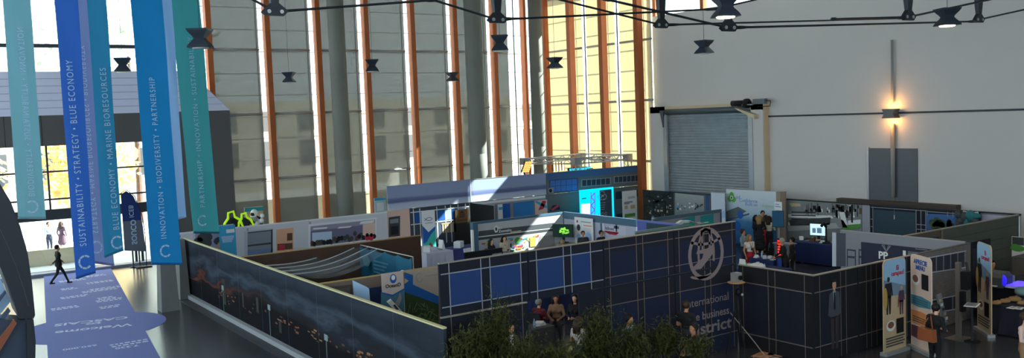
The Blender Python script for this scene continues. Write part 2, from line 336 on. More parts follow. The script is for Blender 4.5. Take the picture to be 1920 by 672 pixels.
# ------------------------------------------------------------------ roller door
t = thing('shutter_gate', 'ribbed galvanised roller door closed in the white wall', 'door', (35.85, (dyl+dyr)/2, 0))
ztop = at_x(1320, 208, 35.8)[2]
b = MB(); n = 44; rs = []
for k in range(n*4+1):
    z = 0.02+(ztop-.1)*k/(n*4); off = .028*math.sin(2*PI*k/4) + (.015 if k % 4 == 0 else 0)
    rs.append((35.8-off, z))
for (x0, z0), (x1, z1) in zip(rs, rs[1:]): b.poly([(x0, dyl-.02, z0), (x0, dyr+.02, z0), (x1, dyr+.02, z1), (x1, dyl-.02, z1)], galv)
b.build('curtain', t)
b = MB(); b.tube([(35.72, dyl-.02, ztop+.02), (35.72, dyr+.02, ztop+.02)], .19, M('drum_grey', (88, 98, 105), .45, .4), 14); b.build('drum', t, True)
for y in (dyl, dyr): bb = MB(); bb.box(35.54, 35.599, y-.14, y+.14, 0.01, ztop-.2, galv); bb.build('guide_rail', t)
bb = MB(); bb.prism([(35.45, dyl+.3, ztop+.1), (35.45, dyl+.02, ztop+.1), (35.45, dyl+.06, ztop-.85)], (.14, 0, 0), M('bracket_grey', (96, 102, 108), .5, .3)); bb.build('end_bracket', t)
bb = MB(); bb.prism([(35.3, dyr+.8, ztop+.12), (35.3, dyr-.5, ztop-.28), (35.3, dyr-.5, ztop-.5), (35.3, dyr+.6, ztop-.02)], (.29, 0, 0), beige); bb.build('end_bracket', t)
m_ = MB(); m_.tube([(35.4, dyr+1.0, ztop+.32), (35.4, dyr+.3, ztop+.32)], .15, black, 12); m_.box(35.3, 35.5, dyr+.3, dyr-.35, ztop+.2, ztop+.26, galv); m_.tube([(35.4, dyr+.15, ztop+.3), (35.4, dyr-.05, ztop+.3)], .24, black, 14); m_.build('motor', t, True)
m_ = MB(); m_.box(35.28, 35.52, dyr-.45, dyr-1.15, ztop+.24, ztop+.5, M('motor_grey', (105, 112, 118), .4, .4)); m_.tube([(35.4, dyr-1.15, ztop+.4), (35.4, dyr-1.45, ztop+.36), (35.4, dyr-1.4, ztop+.12), (35.4, dyr-.6, ztop+.1)], .02, black, 6); m_.build('gear_box', t)
# ------------------------------------------------------------------ concrete columns
for x, Y, w, lab in ((638, 44, 31, 'round grey concrete column nearest the entrance'), (893, 41, 33, 'round grey concrete column standing in the middle of the glass wall'), (1009, 45.2, 26, 'round grey concrete column near the cream shaded corner')):
    p = at_y(x, 200, Y); dep = CM[2] @ (p-CP); r = w*dep/F/2
    b = MB(); b.lathe([(r*1.0, 0), (r, 4.6), (r*.985, 4.62), (r*.985, 4.66), (r, 4.68), (r, 9.2), (r*.985, 9.22), (r*.985, 9.26), (r, 9.28), (r, RT-.003)], (p[0], p[1], 0), conc, 28)
    o = solo('concrete_column', b, lab, 'column', 'round concrete columns', True)
# ------------------------------------------------------------------ roof trusses
def truss(name, Y, nodes, rods, lab):
    P0 = at_y(*nodes[0], Y); t = thing(name, lab, 'truss', (P0[0], Y, P0[2]), 'steel roof trusses')
    for x, y in nodes:
        p = at_y(x, y, Y)
        s_ = MB(); s_.rings([[(p[0]+a*w, p[1]+c*w, z) for a, c in ((-1, -.6), (1, -.6), (1, .6), (-1, .6))] for w, z in ((.09, p[2]+.12), (.13, p[2]+.5), (.16, p[2]+1.2), (.17, RT-.01))], rod_mat); s_.build('strut', t)
        n_ = MB(); n_.prism([(p[0]-.34, Y-.05, p[2]-.02), (p[0]-.22, Y-.05, p[2]-.1), (p[0]+.22, Y-.05, p[2]-.1), (p[0]+.34, Y-.05, p[2]+.02), (p[0]+.12, Y-.05, p[2]+.2), (p[0]-.12, Y-.05, p[2]+.2)], (0, .1, 0), rod_mat)
        for q in (-.16, .16): n_.tube([(p[0]+q, Y-.08, p[2]), (p[0]+q, Y+.08, p[2])], .05, steel, 8)
        n_.build('node_bracket', t)
    for a, c in rods:
        A, B = at_y(*a, Y), at_y(*c, Y); r_ = MB(); r_.tube([A, A+(B-A)*.04, A+(B-A)*.06, B-(B-A)*.06, B-(B-A)*.04, B], [.05, .05, .032, .032, .05, .05], rod_mat, 8); r_.build('tie_rod', t, True)
TY = 21.5
truss('roof_truss', TY, [(515, 22), (932, 37), (1240, 47)], [((515, 22), (440, -20)), ((515, 22), (815, 0)), ((932, 37), (790, -7)), ((932, 37), (1340, 17)), ((1240, 47), (1000, -13)), ((1240, 47), (1703, 34)), ((1340, 17), (1440, -6))], 'dark steel roof truss crossing in front of the glass wall')
truss('roof_truss', 17.0, [(1366, 52), (1835, 37)], [((1366, 52), (1130, -3)), ((1366, 52), (1835, 40)), ((1835, 37), (1925, 17))], 'dark steel roof truss with nodes left of the wall lamp and at far right')
truss('roof_truss', 15.5, [(1703, 32)], [((1703, 32), (1880, -6)), ((1703, 32), (1560, 36))], 'short dark roof truss strut above the lit lamp pole')
# ------------------------------------------------------------------ hanging lamps
lamp_mat = M('lamp_blue_grey', (64, 72, 86), 0.35, 0.4); bulb_off = M('lamp_glass', (225, 225, 220), 0.3); bulb_on = M('lamp_glow', (255, 220, 170), 0.3, emit=(255, 205, 150), es=14)
def lamp(x, y, lab, on=False, rot=0.3, sc=1.0, zz=9.0):
    p = at_z(x, y, zz); t = thing('pendant_lamp', lab, 'lamp', p, 'folded metal lamps hanging from the roof')
    b = MB(); rs = []
    for z, r in ((-.25, .38), (-.2, .355), (-.13, .295), (-.06, .22), (0, .175), (.06, .22), (.13, .295), (.2, .355), (.25, .38)):
        rs.append([(p[0]+sc*r*k*math.cos(a+rot), p[1]+sc*r*k*math.sin(a+rot), p[2]+sc*z) for a, k in [(j*PI/6, 1.05 if j % 3 == 0 else .78) for j in range(12)]])
    b.rings(rs, lamp_mat, caps=True); b.build('lamp_body', t)
    e = MB(); e.lathe([(.2*sc, -.275*sc), (.22*sc, -.25*sc), (.22*sc, -.248*sc)], p, bulb_on if on else bulb_off, 16); e.build('diffuser', t)
    w = MB(); w.tube([(p[0], p[1], p[2]+.25*sc), (p[0], p[1], RT-.003)], .008, rod_mat, 5); w.build('cable', t)
    if on:
        ld = bpy.data.lights.new('lamp_light', 'SPOT'); ld.energy = 250; ld.color = (1, .72, .45); ld.spot_size = 2.2; ld.shadow_soft_size = .15
        lo = bpy.data.objects.new('lamp_light', ld); COL.objects.link(lo); lo.location = Vector(p)-Vector((0, 0, .3))
lamp(375, 72, 'dark folded metal lamp hanging in front of the green banner', rot=.2)
lamp(230, 122, 'dark folded metal lamp hanging over the lavender entrance roof', rot=.5)
lamp(542, 145, 'small folded metal lamp left of the nearest concrete column', rot=.1)
lamp(698, 123, 'folded metal lamp hanging right of the nearest concrete column', rot=.3)
lamp(848, 144, 'smallest folded metal lamp, left of the middle concrete column', rot=.8)
lamp(937, 81, 'dark folded metal lamp right of the middle concrete column', rot=.2)
lamp(1040, 118, 'blue grey folded lamp before the cream shaded glazing', rot=.9)
lamp(1320, 88, 'blue grey folded lamp hanging before the white wall, unlit', rot=.9)
lamp(1360, 12, 'big lit folded lamp at the top edge glowing orange below', on=True, rot=.3)
lamp(1776, 32, 'lit folded lamp high before the white wall above the doors', on=True, rot=.3)
# wall lamp on its pole
wl = at_x(1671, 213, 35.75)
t = thing('wall_lamp', 'wall lamp glowing amber up and down on a tall pole', 'lamp', (35.75, wl[1], wl[2]))
b = MB(); rs = []
for z, r in ((-.2, .32), (-.1, .26), (0, .22), (.1, .26), (.2, .32)): rs.append([(35.72+q*.2, wl[1]+s_*r, wl[2]+z) for q, s_ in ((-1, -1), (1, -1), (1, 1), (-1, 1))])
b.rings(rs, M('wall_lamp_grey', (112, 106, 106), .5, .3), caps=False); b.box(35.62, 35.84, wl[1]-.2, wl[1]+.2, wl[2]-.01, wl[2]+.01, black); b.build('lamp_body', t)
amber = M('amber_bulb', (255, 190, 90), .3, emit=(255, 170, 60), es=25)
for s_ in (-1, 1):
    b = MB(); b.tube([(35.72, wl[1]-.1, wl[2]+s_*.12), (35.72, wl[1]+.1, wl[2]+s_*.12)], .05, amber, 10); b.build('bulb', t)
    ld = bpy.data.lights.new('wall_lamp_light', 'POINT'); ld.energy = 14; ld.color = (1, .5, .14); ld.shadow_soft_size = .1
    lo = bpy.data.objects.new('wall_lamp_light', ld); COL.objects.link(lo); lo.location = (35.62, wl[1], wl[2]+s_*.32)
pt_ = at_x(1672, 75, 35.85)
b = MB(); b.tube([(35.85, wl[1], wl[2]+.45), (35.85, wl[1], pt_[2])], .055, M('pole_grey', (150, 146, 146), .5), 12); b.build('upper_pole', t, True)
b = MB(); b.tube([(35.85, wl[1], 2.4), (35.85, wl[1], wl[2]-.45)], .1, MATS['pole_grey'], 12); b.build('lower_pole', t, True)
# ------------------------------------------------------------------ booth walls
navy = M('navy_print', (30, 33, 46), 0.9, var=0.08); navy_blue = M('dim_blue_print', (28, 37, 64), 0.9, var=0.06); bright_blue = M('blue_print', (36, 63, 116), 0.6, var=0.06, scale=1)
blue_seam = M('dark_blue_line', (30, 58, 128), 0.6); sil_line = M('silver_line_print', (148, 154, 172), 0.6); dim_line = M('taupe_line_print', (116, 105, 102), 0.6)
rail_sil = M('aluminium_rail', (170, 160, 150), 0.4, 0.5); rail_cream = M('cream_edge', (216, 206, 160), 0.7); rail_dark = M('dark_rail', (40, 42, 46), 0.5)
mauve = M('mauve_grey_print', (134, 121, 125), 0.8); white_p = M('white_print', (228, 228, 230), 0.6); grey_p = M('grey_print', (140, 142, 148), 0.6); lav_p = M('lavender_print', (190, 188, 206), 0.6)
dgrey_p = M('dark_grey_print', (66, 68, 72), 0.6); black_p = M('black_print', (24, 25, 28), 0.6); tealframe = M('slate_blue_frame', (72, 104, 128), 0.5); pale_blue = M('pale_blue_print', (160, 190, 226), 0.6)
cyan_p = M('cyan_print', (60, 160, 205), 0.6); teal_p = M('teal_print', (40, 140, 150), 0.6); green_p = M('green_print', (88, 150, 70), 0.6); orange_p = M('orange_print', (205, 130, 70), 0.6); red_p = M('red_print', (190, 50, 70), 0.6)
sand_p = M('sand_print', (196, 172, 140), 0.6); brown_p = M('brown_print', (92, 66, 52), 0.6, var=.2); skin_p = M('skin_print', (206, 154, 124), 0.6); deep_blue = M('deep_blue_print', (32, 92, 170), 0.6); pink_p = M('pink_print', (226, 190, 178), 0.6)
class WP:
    def __init__(s, name, a, b, z0, z1, mat, label, cat='booth wall', group=None, th=.05, rail=None, rh=.03, railname='top_rail'):
        s.t = thing(name, label, cat, ((a[0]+b[0])/2, (a[1]+b[1])/2, z0), group); s.mb = MB(); s.P = Pan(s.mb, a, b, z0, z1-(rh if rail else 0), th, mat)
        if rail:
            r = MB(); p = s.P; zz = z1-rh; q = [p.pt(0, zz, .012), p.pt(p.w, zz, .012), p.pt(p.w, zz, -th-.012), p.pt(0, zz, -th-.012)]
            r.hull8([tuple(k) for k in q]+[(k[0], k[1], z1) for k in q], rail); r.build(railname, s.t)
    def hz(s, p, q): return (s.P.px(*p)[1]+s.P.px(*q)[1])/2
    def done(s, name='board'): s.mb.build(name, s.t); return s.t
YB = 16.73
def upper_blue(x0, x1, vs, wins, lab):
    w = WP('booth_fascia', (x0, YB), (x1, YB), 2.32, 3.49, navy, lab, 'booth wall', 'tall fascia panels', rail=rail_sil, rh=.025); P = w.P
    for a, c in wins:
        P.rect(a-x0, 2.51, c-x0, 3.24, bright_blue, 1)
        for k in range(1, 4): u = a-x0+(c-a)*k/4; P.line([(u, 2.51), (u, 3.24)], .008, blue_seam, 2)
        for k in range(1, 3): v = 2.51+.73*k/3; P.line([(0+a-x0, v), (c-x0, v)], .008, blue_seam, 2)
    for v in (2.51, 3.24): P.line([(0.03, v), (x1-x0-.02, v)], .025, sil_line, 3)
    for v in vs: P.line([(v-x0, 2.33), (v-x0, 3.46)], .025, sil_line, 3)
    w.done()
upper_blue(9.43, 11.77, (9.67, 10.49, 10.73, 11.57), ((9.67, 10.49), (10.73, 11.57)), 'fascia panel with two bright blue windows at the leftmost end of the dark wall')
upper_blue(11.79, 14.04, (12.02, 12.81, 13.04, 13.64), ((12.02, 12.81), (13.04, 13.64)), 'fascia panel with two bright blue windows above the doorway where people sit')
def dark_panel(nm, x0, x1, z0, z1, vs, hs, lab, grp, rail=None, fin=True):
    w = WP(nm, (x0, YB), (x1, YB), z0, z1, navy, lab, 'booth wall', grp, rail=rail, rh=.025); P = w.P
    for a, c in zip([x0]+vs, vs+[x1]):
        if c-a > .5 and vs: P.rect(a-x0, z0+.02, c-x0, z1-.35 if z0 > 1 else z1-.45, navy_blue, 1)
    for v in hs: P.line([(0.02, v), (x1-x0-.02, v)], .022, dim_line, 3)
    for v in vs: P.line([(v-x0, z0+.02), (v-x0, z1-.03)], .022, dim_line, 3)
    return w.done() if fin else w
_q = Pan(MB(), (9.43, YB), (18.8, YB), 0, 3.49, .05, None); hz = lambda p, q: (_q.px(*p)[1]+_q.px(*q)[1])/2
h1, h2, h4, h5 = hz((1132, 464.9), (1379.8, 432.7)), hz((1144.6, 519.6), (1379.8, 479.8)), hz((1138.7, 572.6), (1373.8, 529.5)), hz((1314, 637), (1375, 622))
dark_panel('booth_fascia', 14.06, 16.43, 2.32, 3.49, [14.24, 15.13, 15.35, 16.22], [h1, h2], 'dark fascia panel with plain navy windows left of the globe emblem', 'tall fascia panels', rail_sil)
G = dark_panel('booth_fascia', 16.46, 18.80, 2.32, 3.49, [16.62, 17.55, 17.77, 18.65], [h1, h2], 'dark fascia panel carrying the round globe emblem', 'tall fascia panels', rail_sil, fin=False)
def emblem(P, zc):
    u, v = 17.62-16.46, zc
    P.arc(u, v, .68, .72, .12, mauve, 0, 360, 4)
    P.line([(u-.55, v+.36), (u-.2, v+.27), (u+.2, v+.27), (u+.55, v+.36)], .07, mauve, 4)
    for s_ in (-1, 1): P.arc(u, v, .33, .70, .08, mauve, 90 if s_ < 0 else -20, 200 if s_ < 0 else 90, 4)
    P.line([(u-.16, v+.65), (u-.13, v+.1)], .07, mauve, 4); P.line([(u+.16, v+.65), (u+.13, v+.1)], .07, mauve, 4)
emblem(G.P, 2.72)
# tail of the emblem: hand-like fin sweeping down left over the joint
G.P.poly([(.55, 2.34), (.95, 2.34), (1.45, 2.72), (1.42, 2.95), (1.2, 2.86), (.82, 2.84), (.78, 2.76), (1.05, 2.74), (1.0, 2.62), (.7, 2.45)], mauve, 5)
G.done()
dark_panel('booth_divider', 9.43, 11.72, 0, 2.30, [9.67, 10.49, 10.73, 11.57], [1.35], 'dark lower wall panel behind the leftmost bamboo', 'lower wall panels', rail_sil)
dark_panel('booth_divider', 13.25, 14.04, 0, 2.30, [], [], 'narrow dark lower panel closing the doorway on its right', 'lower wall panels')
dark_panel('booth_divider', 14.06, 16.43, 0, 2.30, [14.24, 15.13, 15.35, 16.22], [h4], 'dark lower wall panel right of the doorway with the seated people', 'lower wall panels')
L = dark_panel('booth_divider', 16.46, 18.80, 0, 2.30, [16.62, 17.55, 17.77, 18.65], [h4, h5], 'dark lower wall panel lettered international blue business district', 'lower wall panels', fin=False)
L.P.arc(.95, 2.22, .44, .16, .08, mauve, 200, 340, 4)
for st, (x, y), sz, bd, sx in (('international', (1325, 564), .27, 0, 1.0), ('blue business', (1326, 591), .27, .012, 1.0), ('district', (1331, 614), .40, .02, 1.0)):
    u, v = L.P.px(x, y); text(st, L.P.pt(u, v, .02), L.P.u, (0, 0, 1), sz*1.12, mauve, 'lettering', L.t, bold=bd, fit=1.66)
L.done()
# printed woman low on the wall at left
def figure(P, u, v, h, suit, shirt, hair, l=5, legs=None):
    k = h/1.75; P.disc(u, v-.12*k, .075*k, .115*k, skin_p, l+1); P.poly([(u-.085*k, v-.10*k), (u-.08*k, v+.02*k), (u+.08*k, v+.02*k), (u+.085*k, v-.10*k), (u+.06*k, v-.05*k), (u-.06*k, v-.05*k)], hair, l+2)
    P.rect(u-.04*k, v-.27*k, u+.04*k, v-.2*k, skin_p, l)
    for s_ in (-1, 1): P.disc(u+s_*.03*k, v-.115*k, .011*k, .008*k, black_p, l+3); 
    P.rect(u-.025*k, v-.185*k, u+.025*k, v-.175*k, red_p, l+3)
    P.poly([(u-.2*k, v-.33*k), (u-.05*k, v-.26*k), (u+.05*k, v-.26*k), (u+.2*k, v-.33*k), (u+.25*k, v-.85*k), (u+.17*k, v-.88*k), (u+.16*k, v-.92*k), (u-.16*k, v-.92*k), (u-.17*k, v-.88*k), (u-.25*k, v-.85*k)], suit, l)
    P.poly([(u-.055*k, v-.27*k), (u+.055*k, v-.27*k), (u+.02*k, v-.62*k), (u-.02*k, v-.62*k)], shirt, l+1)
    if legs:
        for s_ in (-1, 1): P.poly([(u+s_*.01*k, v-.9*k), (u+s_*.16*k, v-.9*k), (u+s_*.13*k, v-1.7*k), (u+s_*.03*k, v-1.7*k)], legs, l)
w = WP('printed_portrait', (10.95, YB-.06), (11.45, YB-.06), .003, 1.95, navy, 'life-size printed portrait of a smiling dark-haired woman behind bamboo', 'poster', th=.02)
u_, v_ = w.P.px(976, 600); figure(w.P, .25, 1.9, 1.75, M('print_jacket', (86, 92, 78), .7), white_p, black_p, legs=black_p); w.done()
# dark booth in the right foreground
navy2 = M('near_black_print', (28, 29, 35), 0.9, var=.08); cell = M('charcoal_blue_print', (29, 33, 47), 0.6, var=.06)
w = WP('booth_divider', (18.80, 16.66), (18.80, 14.22), 0, 2.3, navy2, 'dark panel with taupe grid between the lettered wall and the corner post', 'booth wall', 'corner booth panels', rail=rail_sil)
P = w.P; ha, hb = w.hz((1392.9, 528.6), (1521.4, 551.4)), w.hz((1385.7, 621.4), (1517, 652.9))
us = [P.px(x, 560)[0] for x in (1394, 1441, 1454, 1509)]
P.rect(us[0], hb, us[1], ha, cell); P.rect(us[2], hb, us[3], ha, cell)
for v in (ha, hb): P.line([(.03, v), (P.w-.03, v)], .028, dim_line, 3)
for u in us: P.line([(u, .03), (u, 2.25)], .02, dim_line, 3)
w.done()
YR = 14.2
def grid_panel(x0, x1, pxs, lab):
    w = WP('booth_divider', (x0, YR), (x1, YR), 0, 2.3, navy2, lab, 'booth wall', 'corner booth panels', rail=rail_sil)
    P = w.P; hs = [hz2((1528.6, 550), (1660, 519.4)), hz2((1530, 652.3), (1655.7, 617))]
    us = [P.px(x, 560)[0] for x in pxs]
    for a, c in zip(us, us[1:]):
        if c-a > .4: P.rect(a, hs[1], c, hs[0], cell)
    for v in hs: P.line([(.03, v), (P.w-.03, v)], .028, dim_line, 3)
    for u in us:
        if .02 < u < P.w-.02: P.line([(u, .03), (u, 2.25)], .02, dim_line, 3)
    return w
_q2 = Pan(MB(), (18.8, YR), (27, YR), 0, 2.3, .05, None); hz2 = lambda p, q: (_q2.px(*p)[1]+_q2.px(*q)[1])/2
w = grid_panel(18.78, 20.62, (1536.5, 1576, 1586), 'dark grid panel printed with a standing man in a suit')
u_, v_ = w.P.px(1563, 527); figure(w.P, u_, v_+.02, 1.85, M('print_suit', (74, 76, 86), .9), M('print_shirt', (140, 170, 190), .9), black_p, legs=M('print_trousers', (58, 52, 54), .9))
w.P.poly([(u_-.03, v_-.3), (u_+.03, v_-.3), (u_+.035, v_-.72), (u_, v_-.78), (u_-.035, v_-.72)], black_p, 8); w.done()
w = grid_panel(20.64, 23.1, (1624, 1633, 1643, 1664, 1672, 1700), 'dark grid panel behind the two tall surf banners'); w.done()
def brick(name, c1, c2, mort, sc):
    m = bpy.data.materials.new(name); m.use_nodes = True; nt = m.node_tree; t = nt.nodes.new('ShaderNodeTexBrick'); tc = nt.nodes.new('ShaderNodeTexCoord'); mp = nt.nodes.new('ShaderNodeMapping'); mp.inputs['Rotation'].default_value = (PI/2, 0, 0)
    t.inputs['Color1'].default_value = lin(c1)+(1,); t.inputs['Color2'].default_value = lin(c2)+(1,); t.inputs['Mortar'].default_value = lin(mort)+(1,); t.inputs['Scale'].default_value = sc
    nt.links.new(tc.outputs['Object'], mp.inputs[0]); nt.links.new(mp.outputs[0], t.inputs['Vector']); nt.links.new(t.outputs['Color'], nt.nodes['Principled BSDF'].inputs['Base Color']); nt.nodes['Principled BSDF'].inputs['Roughness'].default_value = .7; return m
stone = brick('printed_stone_blocks', (128, 116, 112), (114, 104, 100), (92, 84, 82), 5)
w = WP('stone_print_wall', (23.12, YR), (26.2, YR), 0, 2.3, stone, 'booth wall printed with stone blocks and two rows of windows', 'booth wall', rail=M('stone_rail', (96, 90, 88), .6))
P = w.P
for (ya, yb_, yc, yd), cols in (((485, 472, 511, 501), 5), ((566, 552, 588, 576), 3)):
    x0, x1 = (1742, 1809)
    for k in range(cols):
        fa, fb = k/cols, (k+.9)/cols; q = lambda f, a, c: (x0+(x1-x0)*f, a+(c-a)*f)
        P.ppx([q(fa, yc, yd), q(fb, yc, yd), q(fb, ya, yb_), q(fa, ya, yb_)], M('printed_window_dark', (48, 52, 62), .6), 2)
    P.ppx([(x0-2, yc+2), (x1+2, yd+2), (x1+2, yd), (x0-2, yc)], lav_p, 3); P.ppx([(x0-2, ya), (x1+2, yb_), (x1+2, yb_-2), (x0-2, ya-2)], lav_p, 3)
    for k in range(cols+1): f = k/cols-.05/cols; P.ppx([(x0+(x1-x0)*f, yc+(yd-yc)*f), (x0+(x1-x0)*f+1.2, yc+(yd-yc)*f), (x0+(x1-x0)*f+1.2, ya+(yb_-ya)*f), (x0+(x1-x0)*f, ya+(yb_-ya)*f)], grey_p, 4)
w.done()
w = WP('booth_divider', (26.22, YR), (27.35, YR), 0, 2.3, navy2, 'dark narrow panel between the stone wall and the third surf banner', 'booth wall', 'corner booth panels'); 
w.P.rect(.1, .2, .5, 2.1, cell); w.done()
# wall with the PP sign
w = WP('sign_wall', (26.25, 18.72), (26.25, 14.4), 0, 2.3, M('lavender_grey_panel', (136, 136, 146), .6, var=.05), 'lavender grey wall carrying the navy sign with a plant logo', 'booth wall', rail=M('pale_rail', (150, 150, 160), .5))
P = w.P; nav = M('navy_sign', (40, 42, 66), .5)
P.ppx([(1560.5, 500), (1568, 500), (1568, 437), (1560.5, 436)], M('white_edge', (190, 196, 210), .5), 2); P.ppx([(1568, 500), (1586, 500), (1586, 438), (1568, 437)], M('pillar_grey', (74, 78, 88), .6), 2)
for a, c in ((1588, 1605), (1610, 1620)):
    P.ppx([(a, 500), (c, 500), (c, 469), (a, 467)], M('print_door_frame', (60, 62, 72), .6), 2); P.ppx([(a+2, 500), (c-2, 500), (c-2, 472), (a+2, 470)], M('print_door_glass', (128, 132, 146), .6), 3); P.ppx([(a+2, 484), (c-2, 485), (c-2, 481), (a+2, 480)], MATS['print_door_frame'], 4)
w.done()
w = WP('navy_sign_board', (26.15, P.pt(P.px(1618, 470)[0], 0)[1]), (26.15, P.pt(P.px(1757, 470)[0], 0)[1]), .3, P.px(1640, 456)[1], nav, 'navy sign board with two white letters and an antler-like plant logo', 'sign', th=.04)
P = w.P; u, v = P.px(1656, 480); P.text('PP', u, v, .33, white_p, w.t, bold=.03)
ul, vl = P.px(1662, 467)
for s_ in (-1, 1):
    for k in range(3): P.line([(ul, vl-.1), (ul+s_*(.05+.05*k), vl+.04+.03*k), (ul+s_*(.09+.04*k), vl+.16-.03*k)], .018, grey_p, 3)
u, v = P.px(1697, 475)
P.rect(u-.07, v-.08, u+.03, v+.08, white_p, 3)
for k in range(3): P.rect(u+.1, v-.06+.05*k, u+.75-.1*k, v-.035+.05*k, grey_p, 3)
P.rect(u+.35, v+.16, u+.75, v+.18, grey_p, 3); w.done()
w = WP('wood_print_wall', (26.3, 16.40), (28.4, 16.40), 0, 2.3, M('brown_wood_print', (84, 76, 70), .6, var=.15), 'low brown wooden partition behind the navy sign', 'booth wall', rail=M('wood_rail', (150, 140, 120), .5)); w.P.rect(.3, 1.7, 2.0, 2.05, M('dark_gap', (36, 34, 34), .6), 1); w.done()
gw = M('green_grey_wood', (78, 84, 76), .6, var=.2, scale=1)
w = WP('wood_print_wall', (28.42, 16.40), (33.55, 16.40), 0, 2.3, gw, 'grey green plank-printed partition with a bright top edge', 'booth wall', rail=rail_sil)
for k in range(1, 6): w.P.line([(0, 2.3*k/6), (w.P.w, 2.3*k/6+.02)], .015, M('plank_joint', (56, 60, 54), .7), 2)
w.P.rect(0, .02, .12, 2.25, M('post_tan', (120, 108, 92), .6), 3); w.done()
# long wall of pictures under the white wall: marina photo to grey board
BX = 33.7
ya = lambda x: at_x(x, 390, BX)[1]
def bw(x0, x1, mat, lab, cat='booth wall', rail=rail_dark): return WP('picture_wall_panel', (BX, ya(x0)-.01), (BX, ya(x1)+.01), 0, 2.3, mat, lab, cat, 'panels of the long picture wall', rail=rail, rh=.06)
w = bw(1468, 1616, M('marina_grey', (128, 132, 134), .6, var=.15), 'wall panel with a wide photo of boats in a marina'); P = w.P; rg = random.Random(3)
for k in range(44): x = rg.uniform(1505, 1612); y = rg.uniform(383, 398); c = rg.choice([white_p, dgrey_p, black_p, grey_p, brown_p]); P.rpx(x, y, x+rg.uniform(2, 7), y+rg.uniform(5, 16), c, 2)
for k in range(16): x = rg.uniform(1510, 1610); P.rpx(x, rg.uniform(380, 388), x+1.2, 405, black_p, 3)
P.ppx([(1480, 381), (1500, 382), (1502, 387), (1484, 388)], sand_p, 3)
for k, y in enumerate((396, 402, 409, 417)): P.ppx([(1478, y), (1560+k*8, y+3), (1562, y+8), (1478, y+6)], white_p if k % 2 else grey_p, 3); P.ppx([(1484, y+1), (1530, y+2), (1530, y+4), (1484, y+3)], black_p, 4)
P.ppx([(1480, 413), (1558, 408), (1556, 422), (1482, 424)], dgrey_p, 5); P.ppx([(1476, 424), (1570, 418), (1580, 428), (1478, 434)], M('hull_white', (176, 178, 178), .6), 5)
P.ppx([(1560, 404), (1582, 414), (1590, 428), (1572, 426)], grey_p, 6); P.ppx([(1574, 398), (1584, 398), (1590, 424), (1580, 425)], white_p, 6); P.ppx([(1590, 414), (1614, 412), (1614, 420), (1590, 422)], white_p, 6); P.ppx([(1580, 424), (1614, 420), (1614, 428), (1580, 433)], green_p, 6)
P.rpx(1596, 384, 1600, 418, black_p, 7); w.done()
w = bw(1616, 1631, M('white_pillar_panel', (150, 152, 164), .6), 'narrow plain pale panel right of the marina photo'); w.done()
dteal = M('dark_teal_print', (44, 66, 80), .6, var=.05)
w = bw(1631, 1738, navy, 'wall panel printed with a dark window grid and a big teal pane'); P = w.P
P.ppx([(1638, 443), (1717, 440), (1717, 399), (1638, 393)], dteal, 1)
for x in (1637, 1718, 1727, 1736): u = P.px(x, 420)[0]; P.line([(u, .1), (u, 2.2)], .03, grey_p, 3)
for q in ((1631, 388.5, 1738, 394.5), (1631, 411, 1637, 411.5), (1718, 421, 1738, 422.5), (1631, 425, 1637, 425.4), (1718, 430, 1738, 431)): u0, v0 = P.px(q[0], q[1]); u1, v1 = P.px(q[2], q[3]); P.line([(max(u0, .02), v0), (min(u1, P.w-.02), v0)], .03, grey_p, 3)
u0, v0 = P.px(1677, 409); P.rect(u0-.015, v0-.06, u0+.015, v0+.12, white_p, 4); P.rect(u0-.004, v0+.1, u0+.004, v0+.4, grey_p, 4); w.done()
skyp = ramp_mat('picture_of_sky', [(0, (70, 86, 120)), (.5, (64, 96, 150)), (1, (70, 110, 170))], 2, 1.0, 2.3, .3, (1, 1, 1))
w = bw(1738, 1838, navy, 'wall panel with a printed blue sky over a round green tree'); P = w.P
P.ppx([(1737, 440), (1806, 430), (1806, 404), (1737, 401)], skyp, 1)
for k in range(26): a = rg.uniform(0, 6.28); r = rg.uniform(0, 1); P.disc(*[P.px(1758+13*r*math.cos(a), 420+9*r*math.sin(a))][0], .14, .12, M('tree_print_%d' % (k % 2), ((52, 74, 52), (66, 84, 56))[k % 2], .7), 2+k % 3, 8)
for k in range(8): P.disc(*P.px(1774+rg.uniform(0, 14), 418+rg.uniform(-4, 8)), .1, .09, M('tree_print_2', (66, 70, 84), .7), 3, 8)
for x in (1738, 1776, 1786): u = P.px(x, 420)[0]; P.line([(u+.02, 2.0), (u+.02, 2.2)], .025, grey_p, 3)
u0, v0 = P.px(1738, 397); P.line([(.02, v0), (P.w-.02, v0)], .03, grey_p, 3); w.done()
gb = M('grey_board', (122, 126, 134), .6, var=.06)
w = bw(1838, 1891, gb, 'plain grey wall panel with a lavender paper poster'); P = w.P; w.done()
s_ = MB(); Q = Pan(s_, (BX-.02, ya(1842)), (BX-.02, ya(1887)), P.px(1865, 441)[1], P.px(1865, 404)[1], .012, M('lavender_paper', (168, 168, 194), .7)); solo('paper_poster', s_, 'blank lavender paper poster pinned on the grey panel', 'poster')
w = bw(1891, 1914, M('pale_grey_board', (140, 144, 152), .6), 'narrow pale panel at the right end of the long picture wall'); w.P.rect(w.P.w-.1, .05, w.P.w-.02, 2.2, white_p); w.done()
